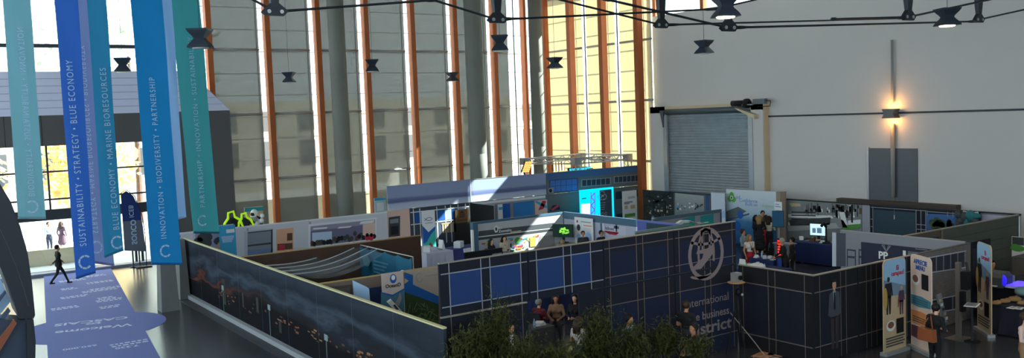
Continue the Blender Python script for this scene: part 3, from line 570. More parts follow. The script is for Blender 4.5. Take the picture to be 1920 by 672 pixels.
# wrapped bundle on the long wall
b = MB(); rg = random.Random(5); p0 = at_x(1822, 408, 33.5)
for k in range(15): b.ball((33.35+rg.uniform(-.06, .12), p0[1]+rg.uniform(-.55, .5), p0[2]+rg.uniform(-.3, .12)), (.12, rg.uniform(.12, .25), rg.uniform(.1, .22)), rg.choice([M('teal_wrap', (40, 108, 112), .5), M('dark_wrap', (52, 62, 62), .4), dgrey_p]), 8, 6)
t = thing('wrapped_bundle', 'teal and dark bundle in clear plastic hung at the corner of the picture wall', 'bundle', (33.4, p0[1], p0[2])); b.build('bundle', t, True)
b = MB(); A = at_x(1806, 398, 33.4); B_ = at_x(1834, 400, 33.4); b.tube([A, (A+B_)/2-np.array([0, 0, .22]), B_], [.03, .06, .03], M('plastic_wrap', (190, 200, 200), .15), 6); b.tube([A+np.array([0, 0, .03]), (A+B_)/2-np.array([0, 0, .02]), B_+np.array([0, 0, .03])], .03, MATS['plastic_wrap'], 6); b.build('plastic_edge', t, True)
# posters on the far wall under the roller door
FX = 33.45
yf = lambda x: at_x(x, 385, FX)[1]
w = WP('picture_wall_panel', (FX, yf(1206)), (FX, yf(1263)), 0, 2.3, M('dark_photo', (44, 46, 46), .6, var=.3, scale=2), 'dark framed photo panel of machinery under the roller door, left of two', 'booth wall', 'panels under the roller door', rail=rail_dark, rh=.05); P = w.P
for k in range(70): x = rg.uniform(1209, 1258); y = rg.uniform(362, 408); P.rpx(x, y, x+rg.uniform(1, 5), y+rg.uniform(1, 5), rg.choice([black_p, dgrey_p, grey_p, sand_p, navy_blue]), 2+k % 3)
for q in (((1212, 366), (1235, 378)), ((1258, 362), (1230, 380)), ((1226, 400), (1226, 378)), ((1248, 402), (1248, 376)), ((1226, 379), (1248, 378))): P.line([P.px(*q[0]), P.px(*q[1])], .12, black_p, 6)
w.done()
w = WP('picture_wall_panel', (FX, yf(1263.5)), (FX, yf(1332)), 0, 2.3, M('frame_grey', (96, 98, 98), .6), 'pale framed photo panel of boats under the roller door, right of two', 'booth wall', 'panels under the roller door', rail=rail_dark, rh=.05); P = w.P
P.ppx([(1266, 406), (1320, 407), (1320, 368), (1266, 362)], ramp_mat('harbour_photo', [(0, (120, 130, 134)), (.5, (150, 152, 150)), (1, (168, 172, 172))], 2, 1.2, 2.3, .2, (2, 2, 2)), 1)
for k in range(40): x = rg.uniform(1268, 1317); y = rg.uniform(380, 393); P.rpx(x, y, x+rg.uniform(1, 5), y+rg.uniform(1, 5), rg.choice([white_p, dgrey_p, grey_p, cyan_p]), 3)
P.ppx([(1323, 408), (1330, 408), (1330, 366), (1323, 365)], M('blue_end', (48, 86, 130), .6), 2); w.done()
# ------------------------------------------------------------------ far booths
YS = 38.6
sky_print = ramp_mat('printed_sky', [(0, (196, 202, 220)), (.22, (178, 186, 212)), (.3, (96, 104, 146)), (.42, (112, 120, 160)), (.5, (150, 160, 192)), (1, (150, 162, 202))], 2, 0, 1.17, .12, (.5, .5, .8))
for x0, x1, lab in ((19.12, 23.74, 'lavender sky fascia at left over the brown sign, with a thin sun streak'), (23.77, 28.56, 'lavender sky fascia crossed by the wide sunbeam, right of the white joint')):
    w = WP('sky_fascia', (x0, YS), (x1, YS), 2.32, 3.48, sky_print, lab, 'booth wall', 'printed sky fascias', rail=rail_sil, rh=.02)
    if x0 > 20: w.P.rect(0, 2.33, .05, 3.46, white_p, 2)
    w.done()
bldg = M('grey_building_print', (104, 106, 110), .6, var=.06); bluew = M('building_window_blue', (70, 116, 190), .6); darkw = M('building_window_dark', (44, 56, 72), .6)
w = WP('building_fascia', (28.6, YS), (35.4, YS), 2.32, 3.48, bldg, 'fascia printed with a grey building and window rows beside the stage truss', 'booth wall', rail=rail_sil, rh=.02); P = w.P
P.rect(0, 3.1, P.w, 3.455, M('building_blue_band', (68, 104, 152), .6), 1)
def wrow(P, x0, x1, ya, yb, yc, yd, n, m, fr, gap=.16, rows=1):   # row of printed windows: top edge ya->yb, bottom edge yc->yd (pixels)
    P.ppx([(x0-1.5, yc+1), (x1+1.5, yd+1), (x1+1.5, yb-1), (x0-1.5, ya-1)], fr, 2)
    for k in range(n):
        for r in range(rows):
            f0, f1 = (k+gap/2)/n, (k+1-gap/2)/n; g0, g1 = (r+.04)/rows, (r+.96)/rows
            X = lambda f: x0+(x1-x0)*f
            Yt = lambda f, g: (ya+(yb-ya)*f)*(1-g)+(yc+(yd-yc)*f)*g
            P.ppx([(X(f0), Yt(f0, g1)), (X(f1), Yt(f1, g1)), (X(f1), Yt(f1, g0)), (X(f0), Yt(f0, g0))], m, 3)
wrow(P, 1031, 1082, 339, 335, 361, 357, 5, bluew, M('window_frame_slate', (56, 76, 116), .6), .08, 2)
wrow(P, 1091, 1144, 338, 334, 350, 346, 6, darkw, grey_p, .14); wrow(P, 1152, 1198, 332, 328, 343, 340, 6, darkw, grey_p, .14)
P.ppx([(1028, 363), (1038, 362), (1038, 352), (1028, 353)], grey_p, 4); P.disc(*P.px(1032, 358), .1, .1, black_p, 5); w.done()
YL = 38.68
w = WP('booth_back_wall', (18.95, YL), (20.3, YL), 0, 2.3, pink_p, 'pale pink wall print with a dark shop window, right of the white photo wall', 'booth wall', 'walls below the sky fascias'); P = w.P
P.ppx([(729, 445), (750, 443), (750, 405), (729, 408)], dgrey_p, 2); P.ppx([(731, 420), (747, 418), (747, 410), (731, 412)], grey_p, 3); P.ppx([(733, 441), (747, 440), (747, 424), (733, 425)], black_p, 3); w.done()
w = WP('booth_back_wall', (20.32, YL), (23.72, YL), 0, 2.3, M('print_glass_facade', (66, 74, 90), .6, var=.15), 'wall printed with a white-gridded glass facade and a row of balusters', 'booth wall', 'walls below the sky fascias'); P = w.P
for k, x in enumerate((776, 788, 820, 836, 846, 860, 874)):
    u = P.px(x, 420)[0]; P.line([(u, .4), (u, 2.26)], .05, white_p, 3)
    if k < 6: u2 = P.px((788, 800, 836, 846, 860, 874)[k], 420)[0]; P.rect(u+.03, 1.55, u2-.03, 2.05, (deep_blue, pale_blue)[k % 2], 2)
for v in (2.1, 1.5): P.line([(.02, v), (P.w-.02, v)], .05, white_p, 3)
for k in range(6): u = P.px(830+k*4.5, 445)[0]; P.rect(u, .9, u+.09, 1.35, sand_p, 4); P.rect(u-.03, 1.33, u+.12, 1.4, sand_p, 4)
P.rect(P.w-.95, .2, P.w-.02, 1.95, M('dark_print_corner', (52, 48, 48), .6), 4); w.done()
s_ = MB(); Q = Pan(s_, (22.85, YL-.06), (23.62, YL-.06), 1.32, 2.0, .03, M('brown_sign', (122, 92, 62), .6)); t = thing('booth_sign', 'brown sign with a museum icon over the word Education', 'sign', (23.2, YL-.06, 1.32))
dk = M('dark_brown_letter', (52, 38, 30), .6); Q.poly([(.24, 1.82), (.53, 1.82), (.385, 1.92)], dk, 2); Q.rect(.24, 1.6, .53, 1.63, dk, 2)
for k in range(4): Q.rect(.26+.075*k, 1.63, .29+.075*k, 1.8, dk, 2)
s_.build('board', t); Q.text('Education', .385, 1.46, .15, dk, t)
w = WP('booth_divider', (23.66, 38.5), (23.66, 36.3), 0, 2.3, black_p, 'matt black partition between the brown sign and the blue posters', 'booth wall', rail=rail_dark); w.done()
w = WP('booth_back_wall', (23.78, YL), (28.56, YL), 0, 2.3, M('slate_wall', (120, 126, 140), .6), 'grey wall with a white band and blue sea posters below the wide sunbeam', 'booth wall', 'walls below the sky fascias'); P = w.P
P.rect(0, 2.14, P.w, 2.27, white_p, 2); P.rect(0, 2.06, P.w, 2.14, M('band_grey', (150, 154, 166), .6), 2)
for x0, x1, m in ((933, 942, white_p), (943, 956, deep_blue), (957, 962, grey_p), (963, 1000, M('sea_print', (52, 124, 190), .6, var=.15)), (1003, 1026, pink_p)): u0 = P.px(x0, 390)[0]; u1 = P.px(x1, 390)[0]; P.rect(max(u0, .02), .6, u1, 2.04, m, 3)
u0 = P.px(1003, 385)[0]; P.poly([(u0, 1.95), (u0+.1, 2.03), (u0+.8, 1.7), (u0+.75, 1.55)], cyan_p, 4); P.poly([(u0+.2, 1.5), (u0+.55, 1.55), (u0+.75, 1.95), (u0+.5, 2.0)], red_p, 4)
u0 = P.px(933, 385)[0]; P.rect(u0+.05, 1.75, u0+.3, 1.9, cyan_p, 4); w.done()
w = WP('booth_back_wall', (28.6, YL), (35.4, YL), 0, 2.3, bldg, 'grey building-print wall behind the glowing cyan display', 'booth wall', 'walls below the sky fascias'); P = w.P
P.ppx([(1028, 403), (1086, 398), (1086, 366), (1028, 372)], ramp_mat('grey_sea_photo', [(0, (70, 76, 78)), (.5, (92, 98, 98)), (1, (110, 112, 112))], 2, 1, 2.2, .3, (1, 1, 3)), 2)
P.ppx([(1030, 396), (1050, 393), (1048, 384), (1036, 386)], navy_blue, 3); P.ppx([(1032, 393), (1046, 384), (1050, 386), (1036, 396)], red_p, 4)
for q in ((1154, 360, 1166, 373), (1190, 356, 1199, 368), (1156, 402, 1168, 412)): P.rpx(*q, darkw, 3); 
w.done()
# glowing display, banners near it
cy_e = M('cyan_glow', (20, 190, 230), .4, emit=(0, 205, 240), es=.75); wh_e = M('white_glow', (235, 235, 245), .4, emit=(220, 225, 245), es=.75); pu_e = M('purple_glow', (110, 90, 230), .4, emit=(90, 80, 240), es=.8)
DY = 37.6; dxa = lambda x: at_y(x, 380, DY)[0]
w = WP('light_display', (dxa(1089), DY), (dxa(1151), DY), 0, at_y(1120, 354, DY)[2], cy_e, 'backlit cyan display board with a white panel and violet lattice', 'display', th=.12); P = w.P
P.ppx([(1090, 405), (1106, 404), (1106, 382), (1090, 383)], wh_e, 2); P.ppx([(1091, 374), (1099, 373), (1099, 371), (1091, 372)], teal_p, 2)
for k in range(6): P.line([P.px(1108 if k % 2 else 1115, 362+k*8), P.px(1115 if k % 2 else 1108, 370+k*8)], .07, pu_e, 3)
for x in (1108, 1115): P.line([P.px(x, 361), P.px(x, 408)], .06, pu_e, 3)
w.done()
def rollup(a, b, z0, z1, mat, label, name='rollup_banner', group=None, base=True, th=.015, rnd=0.0):
    w = WP(name, a, b, z0 + (.09 if base else 0), z1, None if rnd else mat, label, 'banner', group, th=th)
    if rnd:
        P = w.P; pts = [(0, w.P.z0), (P.w, w.P.z0)] + [(P.w-rnd+rnd*math.cos(t), z1-rnd+rnd*math.sin(t)) for t in np.linspace(0, PI/2, 7)] + [(rnd+rnd*math.cos(t), z1-rnd+rnd*math.sin(t)) for t in np.linspace(PI/2, PI, 7)]
        w.mb.prism([P.pt(*p) for p in pts], -P.n*th, mat)
    if base:
        r = MB(); p = w.P; q = [p.pt(-.03, z0, .1), p.pt(p.w+.03, z0, .1), p.pt(p.w+.03, z0, -.1), p.pt(-.03, z0, -.1)]; r.hull8([tuple(k) for k in q]+[(k[0], k[1], z0+.088) for k in q], steel); r.build('base', w.t)
        r = MB(); r.tube([p.pt(p.w/2, z0+.088, -.05), p.pt(p.w/2, z1-.02, -.05)], .012, steel, 6); r.build('support_pole', w.t)
    return w
slate = M('slate_print', (66, 84, 100), .6)
w = rollup((dxa(1117)-.1, 37.1), (dxa(1140)-.15, 37.1), 0, at_y(1128, 357, 37.1)[2], slate, 'slate roll-up with a white cloud outline in front of the cyan display'); P = w.P
u, v = P.px(1129, 368); W_ = M('pale_outline', (200, 208, 214), .6)
P.arc(u-.14, v-.05, .16, .16, .03, W_, 60, 300, 2); P.arc(u, v+.08, .2, .2, .03, W_, 20, 160, 2); P.arc(u+.16, v-.05, .15, .15, .03, W_, -120, 100, 2); P.line([(u-.2, v-.2), (u+.2, v-.2)], .03, W_, 2); P.line([(u-.1, v-.12), (u, v+.06), (u+.06, v-.04), (u+.12, v+.06)], .05, W_, 2)
for k in range(4): P.rect(u-.22+.03*k, v-.38-.12*k, u+.22-.03*k, v-.36-.12*k, W_, 2)
for k in range(3): P.arc(u-.22+.22*k, v-.98, .08, .09, .02, W_, 0, 360, 2, 10)
w.done('printed_sheet')
w = rollup((at_y(1167, 380, 36.8)[0], 36.8), (at_y(1194, 380, 36.8)[0], 36.8), 0, at_y(1180, 358, 36.8)[2], white_p, 'white roll-up with small pictures right of the cyan display'); P = w.P
for q, m in (((1177, 369, 1191, 372), lav_p), ((1171, 386, 1177, 392), sand_p), ((1182, 385, 1191, 391), sand_p), ((1171, 402, 1191, 406), green_p), ((1170, 379, 1186, 380), grey_p), ((1170, 382, 1180, 383), grey_p)): P.rpx(*q, m, 2)
w.done('printed_sheet')
w = rollup((at_y(792, 430, 37.2)[0], 37.2), (at_y(816.5, 430, 37.2)[0], 37.2), 0, at_y(803, 395, 37.2)[2], white_p, 'tall roll-up with a fish outline over blue and green swirls'); P = w.P
P.poly([(0, .1), (P.w, .1), (P.w, 1.5), (.45*P.w, 1.25), (0, 1.6)], deep_blue, 1); P.poly([(0, .1), (P.w, .1), (P.w, 1.36), (P.w*.6, 1.1), (P.w*.3, .8), (0, .7)], M('aqua_print', (60, 180, 170), .6), 2); P.poly([(0, .1), (P.w*.9, .1), (P.w*.9, .45), (.55*P.w, .75), (.2*P.w, .35)], M('hair_print', (122, 74, 48), .7), 3); P.disc(P.w*.55, .4, .1, .15, orange_p, 4)
u, v = P.w*.5, 1.87; P.line([(u-.22, v-.06), (u-.05, v+.07), (u+.1, v+.07), (u+.2, v), (u+.1, v-.07), (u-.05, v-.07), (u-.22, v+.06)], .025, slate, 3); P.rect(u-.2, v-.2, u+.2, v-.17, grey_p, 3); w.done('printed_sheet')
# second booth: wall of coloured notes
YZ = 31.2
w = WP('exhibit_wall', (19.45, YZ), (23.95, YZ), 0, 2.3, M('pale_grey_print', (186, 186, 190), .6, var=.05), 'exhibit wall covered in small colourful posters, struck by the sunbeam', 'booth wall', rail=tealframe, rh=.1); P = w.P
P.ppx([(897, 434), (1040, 418), (1040, 427), (897, 444)], M('header_dark', (74, 78, 86), .6), 2)
P.ppx([(897, 446), (1040, 429), (1040, 433), (897, 451)], dgrey_p, 2); P.ppx([(897, 444), (1040, 427.5), (1040, 428.5), (897, 445.5)], white_p, 3)
P.ppx([(957, 437), (977, 434.5), (977, 432), (957, 434.5)], sand_p, 4)
u, v = P.px(946, 430); text_p = P.text('The', u-.3, v+.06, .11, white_p, w.t, 'LEFT', .01); P.text('Zoomatics', u-.3, v-.07, .15, white_p, w.t, 'LEFT', .02)
u, v = P.px(930, 430); P.disc(u, v, .12, .16, white_p, 4, 6); P.disc(u, v, .06, .09, MATS['header_dark'], 5, 6)
rg = random.Random(11); note = [cyan_p, white_p, orange_p, lav_p, red_p, green_p, M('yellow_print', (214, 178, 80), .6), pale_blue, white_p, lav_p]
for k in range(85): x = rg.uniform(901, 1006); y = rg.uniform(452, 490)-(x-900)*.11; P.rpx(x, y, x+rg.uniform(3, 11), y+rg.uniform(1.2, 4), rg.choice(note), 3+k % 3)
P.disc(*P.px(970, 451), .17, .13, green_p, 7); P.rpx(993, 446, 1004, 462, MATS['yellow_print'], 7); P.rpx(956, 457, 959, 464, dgrey_p, 7); P.rpx(963, 462, 967, 465, M('magenta_print', (190, 70, 150), .6), 7); P.ppx([(1006, 470), (1040, 464), (1040, 440), (1012, 444)], M('panel_grey', (150, 146, 148), .6), 2)
w.done()
b = MB(); b.box(19.2, 19.44, YZ-.12, YZ+.1, 0, 2.3, tealframe); b.box(19.12, 19.2, YZ-.16, YZ-.04, 0, 2.0, white_p); solo('booth_post', b, 'slate blue corner post with a white strip left of the poster wall', 'post')
XZ = 24.0
w = WP('exhibit_wall', (XZ, YZ-.02), (XZ, 26.5), 0, 2.3, M('pale_lilac_wall', (176, 176, 196), .6, var=.04), 'lilac side wall with slate blue fascia behind the screen and posters', 'booth wall', rail=tealframe, rh=.3, railname='fascia'); P = w.P
u = P.px(1126, 430)[0]; P.rect(u, .1, u+.12, 1.99, tealframe, 3); P.rect(u+.14, .1, u+.2, 1.99, white_p, 3)
P.ppx([(1130, 441), (1173, 441), (1173, 426), (1130, 423)], lav_p, 2)
u, v = P.px(1143, 429); P.text('fellows', u, v, .2, slate, w.t, bold=.01); u, v = P.px(1156, 428); P.rect(u-.05, v-.16, u+.05, v+.2, slate, 3); P.rect(u-.16, v-.03, u+.16, v+.08, slate, 3)
for k in range(5): P.rpx(1134+k*2, 435+k*1.2, 1160-k, 436+k*1.2, red_p, 3)
w.done()
w = WP('exhibit_wall', (XZ+.02, 26.46), (XZ+.02, 23.9), 0, 2.3, M('violet_blue_wall', (88, 98, 172), .6), 'violet blue wall end with a dark window, right of the slate fascia', 'booth wall', rail=M('violet_rail', (110, 120, 190), .5), rh=.05); P = w.P; P.rpx(1212, 418, 1262, 442, dteal, 2); w.done()
w = WP('booth_partition', (21.6, 23.88), (24.3, 23.88), 0, 2.3, M('green_slate', (92, 120, 120), .5), 'slate green partition top just above the dark wall', 'booth wall', rail=M('green_slate_rail', (120, 146, 146), .4), rh=.08); w.done()
b = MB(); b.rings([[(23.7+.25*k, 23.7+j*.3, 2.33+.1*math.sin(k*1.1)+.02*j+z) for j, z in ((0, 0), (1, 0), (1, .03), (0, .03))] for k in range(6)], M('silver_wrap', (186, 200, 206), .2, .5)); solo('plastic_sheet', b, 'curled glossy plastic sheet on the end of the slate green partition', 'sheet', smooth=True)
w = WP('booth_partition', (24.7, 26.3), (28.7, 26.3), 0, 2.3, M('grey_lilac_wall', (150, 148, 158), .6), 'grey partition with two green posters and a slate top beam', 'booth wall', rail=M('slate_rail', (84, 106, 120), .5), rh=.14); P = w.P
for k in range(2):
    x = (1278, 1313)[k]; P.ppx([(x, 425), (x+25, 422), (x+25, (405, 401)[k]), (x, (411, 406)[k])], teal_p, 2); P.ppx([(x+1, 426), (x+24, 423), (x+24, 415), (x+1, 418)], M('emerald_print', (40, 160, 130), .6), 3); P.ppx([(x+4, 419), (x+15, 417.5), (x+15, 416), (x+4, 417.5)], white_p, 4)
P.rect(P.w-.1, .05, P.w, 2.15, slate, 3); w.done()
# poster and screen in that booth
w = rollup((XZ-.12, at_x(1078, 440, XZ-.12)[1]), (XZ-.12, at_x(1112, 440, XZ-.12)[1]), .003, at_x(1095, 409, XZ-.12)[2], white_p, 'white poster stand with an orange banner and blue bubbles', name='poster_stand', base=False, th=.03); P = w.P
P.rpx(1089, 415, 1108, 419, grey_p, 2); P.rpx(1094, 422, 1110, 426, M('coral_print', (230, 140, 110), .6), 2); P.disc(*P.px(1085, 427), .12, .14, dgrey_p, 2); P.disc(*P.px(1103, 446), .22, .24, pale_blue, 2); P.disc(*P.px(1086, 447), .18, .2, pale_blue, 3); P.rpx(1081, 413, 1084, 418, red_p, 2)
for k in range(4): P.rpx(1094, 428+k*2, 1108, 428.8+k*2, lav_p, 2)
w.done('printed_sheet')
def monitor(c, ang, wd, ht, mat, label, name='monitor', stand=True, decal=None):
    t = thing(name, label, 'screen', c); ca, sa = math.cos(ang), math.sin(ang); b = MB(); b.obox((c[0], c[1]), ang, wd/2, .03, c[2], c[2]+ht, black); b.build('housing', t)
    s_ = MB(); P = Pan(s_, (c[0]-ca*(wd/2-.02)+sa*.035, c[1]-sa*(wd/2-.02)-ca*.035), (c[0]+ca*(wd/2-.02)+sa*.035, c[1]+sa*(wd/2-.02)-ca*.035), c[2]+.02, c[2]+ht-.02, .005, mat)
    if decal: decal(P)
    s_.build('screen_face', t)
    if stand: d = MB(); d.obox((c[0]-sa*.05, c[1]+ca*.05), ang, .05, .03, c[2]-.22, c[2]+.1, black); d.obox((c[0]-sa*.05, c[1]+ca*.05), ang, .18, .1, c[2]-.24, c[2]-.21, black); d.build('stand', t)
    return t
scr_d = M('screen_dark', (16, 26, 24), .3, emit=(16, 40, 34), es=.5); scr_g = M('screen_green', (120, 190, 60), .3, emit=(130, 200, 70), es=.8); scr_g2 = M('screen_green_dark', (60, 120, 50), .3, emit=(60, 120, 50), es=.6)
def brain(P):
    rg = random.Random(4); u, v = P.w*.55, P.z0+(P.z1-P.z0)*.5
    for k in range(40): a = rg.uniform(0, 6.28); r = rg.uniform(0, 1)**.6; P.disc(u+.26*r*math.cos(a), v+.13*r*math.sin(a), .05, .035, scr_g if k % 3 else scr_g2, 2+k % 4, 8)
p = at_x(1056, 445, 23.3); monitor((p[0], p[1], p[2]), -PI/2+.5, .95, .56, scr_d, 'black screen showing a bright green cloud shape', stand=True, decal=brain)
b = MB(); b.box(p[0]-.25, p[0]+.3, p[1]-.6, p[1]+.2, 0.003, p[2]-.245, M('cabinet_grey', (126, 120, 116), .6)); b.box(p[0]-.27, p[0]-.251, p[1]-.55, p[1]+.15, .1, p[2]-.3, M('cabinet_front', (146, 140, 136), .6)); solo('display_cabinet', b, 'grey cabinet carrying the screen with the green cloud', 'cabinet')
# low panels and wall left of there
w = WP('low_partition', (17.6, 29.2), (19.35, 29.2), 0, at_y(860, 476, 29.2)[2], navy2, 'low black partition in front of the white-clothed tables', 'booth wall', rail=rail_dark); w.done()
# white wall of framed photos
YW = 38.3; seg = [(9.32, 12.15, 'white wall panel with a photo of seated people, beside the sunset wall'), (12.17, 15.0, 'white wall panel with a grey door picture and a peach picture'), (15.02, 18.9, 'white wall panel with a wide photo of a seminar room')]
ww = M('white_panel', (208, 206, 216), .6); wf = M('white_moulding', (226, 224, 232), .5)
PW = []
for x0, x1, lab in seg: w = WP('photo_wall', (x0, YW), (x1, YW), 0, 2.3, ww, lab, 'booth wall', 'white photo wall panels', rail=wf, rh=.06); PW.append(w); w.P.line([(.04, .05), (.04, 2.2)], .06, grey_p, 1)
P = PW[0].P; P.ppx([(362, 480), (438, 476), (438, 420), (362, 428)], lav_p, 2); P.ppx([(366, 478), (434, 470), (434, 426), (366, 434)], M('room_print', (150, 148, 176), .6), 3)
for x, y, r in ((384, 446, .32), (411, 452, .24), (372, 452, .2), (428, 452, .2)): P.disc(*P.px(x, y), r, r*.7, dgrey_p, 4); P.disc(P.px(x, y)[0]+.05, P.px(x, y)[1]-.24, r*.7, .2, skin_p if x == 411 else dgrey_p, 5)
P = PW[1].P
P.ppx([(458, 482), (512, 476), (512, 428), (458, 434)], lav_p, 2); P.ppx([(464, 482), (510, 477), (510, 431), (464, 436)], M('shutter_grey', (132, 138, 152), .6), 3); P.ppx([(464, 463), (510, 458), (510, 454.5), (464, 460)], dgrey_p, 4); P.ppx([(464, 438), (510, 433), (510, 431), (464, 436)], dgrey_p, 4); P.ppx([(508, 477), (511, 477), (511, 430), (508, 431)], dgrey_p, 4); P.ppx([(464, 482), (510, 477), (510, 466), (464, 470)], M('shutter_blue', (110, 130, 170), .6), 4)
P.ppx([(518, 474), (550, 470), (550, 427), (518, 431)], M('peach_print', (222, 168, 138), .6), 3); P.ppx([(520, 470), (548, 467), (548, 456), (520, 458)], brown_p, 4); P.ppx([(522, 470), (534, 469), (534, 459), (522, 460)], red_p, 5); P.ppx([(538, 452), (548, 451), (548, 437), (538, 438)], brown_p, 4)
P = PW[2].P
P.ppx([(578, 466), (706, 450), (706, 408), (578, 421)], wf, 2)
P.ppx([(582, 463), (703, 448), (703, 412), (582, 425)], M('seminar_room', (112, 108, 138), .6, var=.1), 3); P.ppx([(582, 434), (703, 420), (703, 412), (582, 425)], M('seminar_ceiling', (150, 144, 170), .6), 4)
for q in (((588, 428), (614, 426), (612, 429), (586, 431)), ((636, 426), (660, 424), (656, 427), (632, 429)), ((676, 416), (702, 413), (700, 418), (674, 421))): P.ppx(q[::-1], white_p, 5)
P.ppx([(585, 456), (622, 452), (622, 434), (585, 437)], M('projection', (190, 206, 232), .6), 5)
for k in range(26): x = 586+k*4.6+random.uniform(-2, 2); P.disc(*P.px(x, 456-(x-586)*.12+random.uniform(-9 if 625 < x < 680 else 0, 3)), .1, .12, random.choice([black_p, dgrey_p, brown_p]), 6+k % 2, 8)
P.ppx([(680, 446), (703, 444), (703, 418), (680, 421)], pink_p, 5)
for x in (688, 696): P.disc(*P.px(x, 446), .12, .14, red_p, 8); P.disc(*P.px(x, 441), .08, .09, black_p, 8)
for w in PW: w.done()
# cyan board before it
w = rollup((at_y(411.5, 450, 37.5)[0], 37.5), (at_y(442.5, 450, 37.5)[0], 37.5), 0, at_y(427, 423, 37.5)[2], cyan_p, 'cyan board with white headline leaning before the photo of seated people', name='poster_stand'); P = w.P
P.rpx(424, 431, 440, 436, white_p, 2)
for k in range(3): P.rpx(415+k, 444+k*4, 439-k*2, 446+k*4, pale_blue, 2)
w.done('printed_sheet')
# things above that wall
w = rollup((at_y(459, 410, 40.2)[0], 40.2), (at_y(494, 410, 40.2)[0], 40.2), 1.0, at_y(476, 388, 40.2)[2], sand_p, 'teal-topped poster of a surfer on a beach above the white photo wall', name='poster_stand', base=False, th=.04); P = w.P
P.ppx([(459, 398), (494, 395), (494, 388), (459, 390)], teal_p, 2); P.ppx([(462, 420), (492, 418), (492, 400), (462, 403)], M('sunset_beach', (232, 196, 168), .6), 2); P.poly([P.px(x, y) for x, y in ((484, 421), (493, 421), (492, 412), (489, 406), (486, 407), (480, 404), (479, 405), (485, 411))], black_p, 4); P.disc(*P.px(488.5, 405), .06, .07, black_p, 4); P.ppx([(470, 422), (482, 422), (480, 418), (472, 418)], MATS['yellow_print'], 4)
w.done('printed_sheet'); b = MB(); b.box(w.P.a[0]-.1, w.P.a[0]+w.P.w+.1, 40.05, 40.6, .003, .99, white_p); solo('plinth', b, 'white plinth under the surfer poster behind the photo wall', 'plinth')
w = rollup((at_y(702, 385, 40.2)[0], 40.2), (at_y(723, 385, 40.2)[0], 40.2), 1.0, at_y(712, 371, 40.2)[2], M('pale_aqua', (170, 206, 214), .6), 'pale aqua poster stand at the right end of the photo wall', name='poster_stand', base=False, th=.04); P = w.P
P.ppx([(702, 377), (723, 375), (723, 371), (702, 372)], cyan_p, 2); P.rpx(706, 381, 720, 395, white_p, 2); w.done('printed_sheet')
b = MB(); b.box(w.P.a[0]-.1, w.P.a[0]+w.P.w+.1, 40.05, 40.6, .003, .99, white_p); solo('plinth', b, 'white plinth under the pale aqua poster', 'plinth')
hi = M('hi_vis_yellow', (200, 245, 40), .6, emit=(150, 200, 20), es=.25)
p = at_y(446, 421, 39.2); t = thing('life_jacket_rack', 'bright yellow-edged life jackets bundled above the white photo wall', 'life jackets', (p[0], p[1], 0)); b = MB(); b.box(p[0]-.8, p[0]+.8, p[1]-.2, p[1]+.3, .003, p[2]-.2, dgrey_p); b.build('rack_table', t)
for dx, s_ in ((-.25, 1), (.3, .8)):
    b = MB(); q = np.array([p[0]+dx, p[1], p[2]]); b.ball(q, (.3*s_, .2, .34*s_), black_p, 12, 8); b.build('jacket_body', t, True)
    b = MB(); b.tube([q+np.array([x*s_, -.12, z*s_]) for x, z in ((-.42, -.25), (-.36, .1), (-.2, .3), (-.18, .55), (.05, .6), (.1, .35), (.3, .22), (.42, -.05), (.44, -.28))], .055, hi, 8); b.build('piping', t, True)
b = MB()
for k in range(10): b.ball((p[0]+.85+random.uniform(-.3, .3), p[1]+random.uniform(-.1, .2), p[2]+random.uniform(-.1, .45)), random.uniform(.1, .2), random.choice([grey_p, black_p, white_p]), 8, 6)
b.build('straps', t, True)
# dark timber-brown partition, net and blue backdrop
w = WP('booth_partition', (9.1, 29.4), (15.85, 29.4), 0, 2.3, M('dark_brown_panel', (74, 52, 42), .5, var=.25, scale=2), 'dark brown wooden partition behind the draped fishing net', 'booth wall', rail=M('tan_edge', (170, 140, 90), .6), rh=.03)
P = w.P; u, v = P.px(510, 486); P.arc(u, v, .25, .2, .015, dgrey_p, 0, 180, 2); P.rect(u-.25, v-.02, u+.25, v, dgrey_p, 2); w.done()
BXX = 13.4; y0, y1 = at_x(657, 455, BXX)[1], at_x(774, 475, BXX)[1]
w = WP('cloth_backdrop', (BXX, y0), (BXX, y1), .3, 1.95, None, 'blue-green cloth backdrop hung in scallops with faint white print', 'backdrop', th=.02); P = w.P
cl = ramp_mat('blue_green_cloth', [(0, (22, 66, 92)), (.5, (30, 84, 112)), (1, (40, 104, 132))], 2, 0, 2.0, .5, (1, .8, 2))
n = 60; N_ = 5; pr = []
for k in range(n+1):
    f = k/n; ph = (f*N_) % 1; top = 2.17-.1*math.sin(PI*ph); off = .05*math.cos(2*PI*f*N_); pr.append((f*P.w, top, off))
for (u0, t0, o0), (u1, t1, o1) in zip(pr, pr[1:]): w.mb.poly([P.pt(u0, .3, o0), P.pt(u1, .3, o1), P.pt(u1, t1, o1), P.pt(u0, t0, o0)], cl)
fp = M('faint_print', (72, 126, 148), .7)
P.disc(P.w*.88, 1.45, .3, .22, M('seal_print', (120, 150, 150), .7), 25); P.arc(P.w*.88, 1.45, .34, .26, .04, white_p, 0, 360, 26)
for k in range(6): P.rect(P.w*.42, 1.75-.13*k, P.w*(.66-.03*(k % 3)), 1.80-.13*k, fp, 26)
P.disc(P.w*.3, 1.7, .3, .2, fp, 26); w.mb.build('cloth', w.t)
b = MB(); b.tube([P.pt(0, 2.2), P.pt(P.w, 2.2)], .02, steel, 8); 
for u in (0, P.w): b.tube([P.pt(u, .002), P.pt(u, 2.2)], .02, steel, 8)
b.build('frame', w.t)
net = sheer('pale_net', (196, 202, 210), .17, .3)
t = thing('fishing_net', 'pale see-through net draped from the blue backdrop down to the sunset wall', 'net', (11.5, 28, 0))
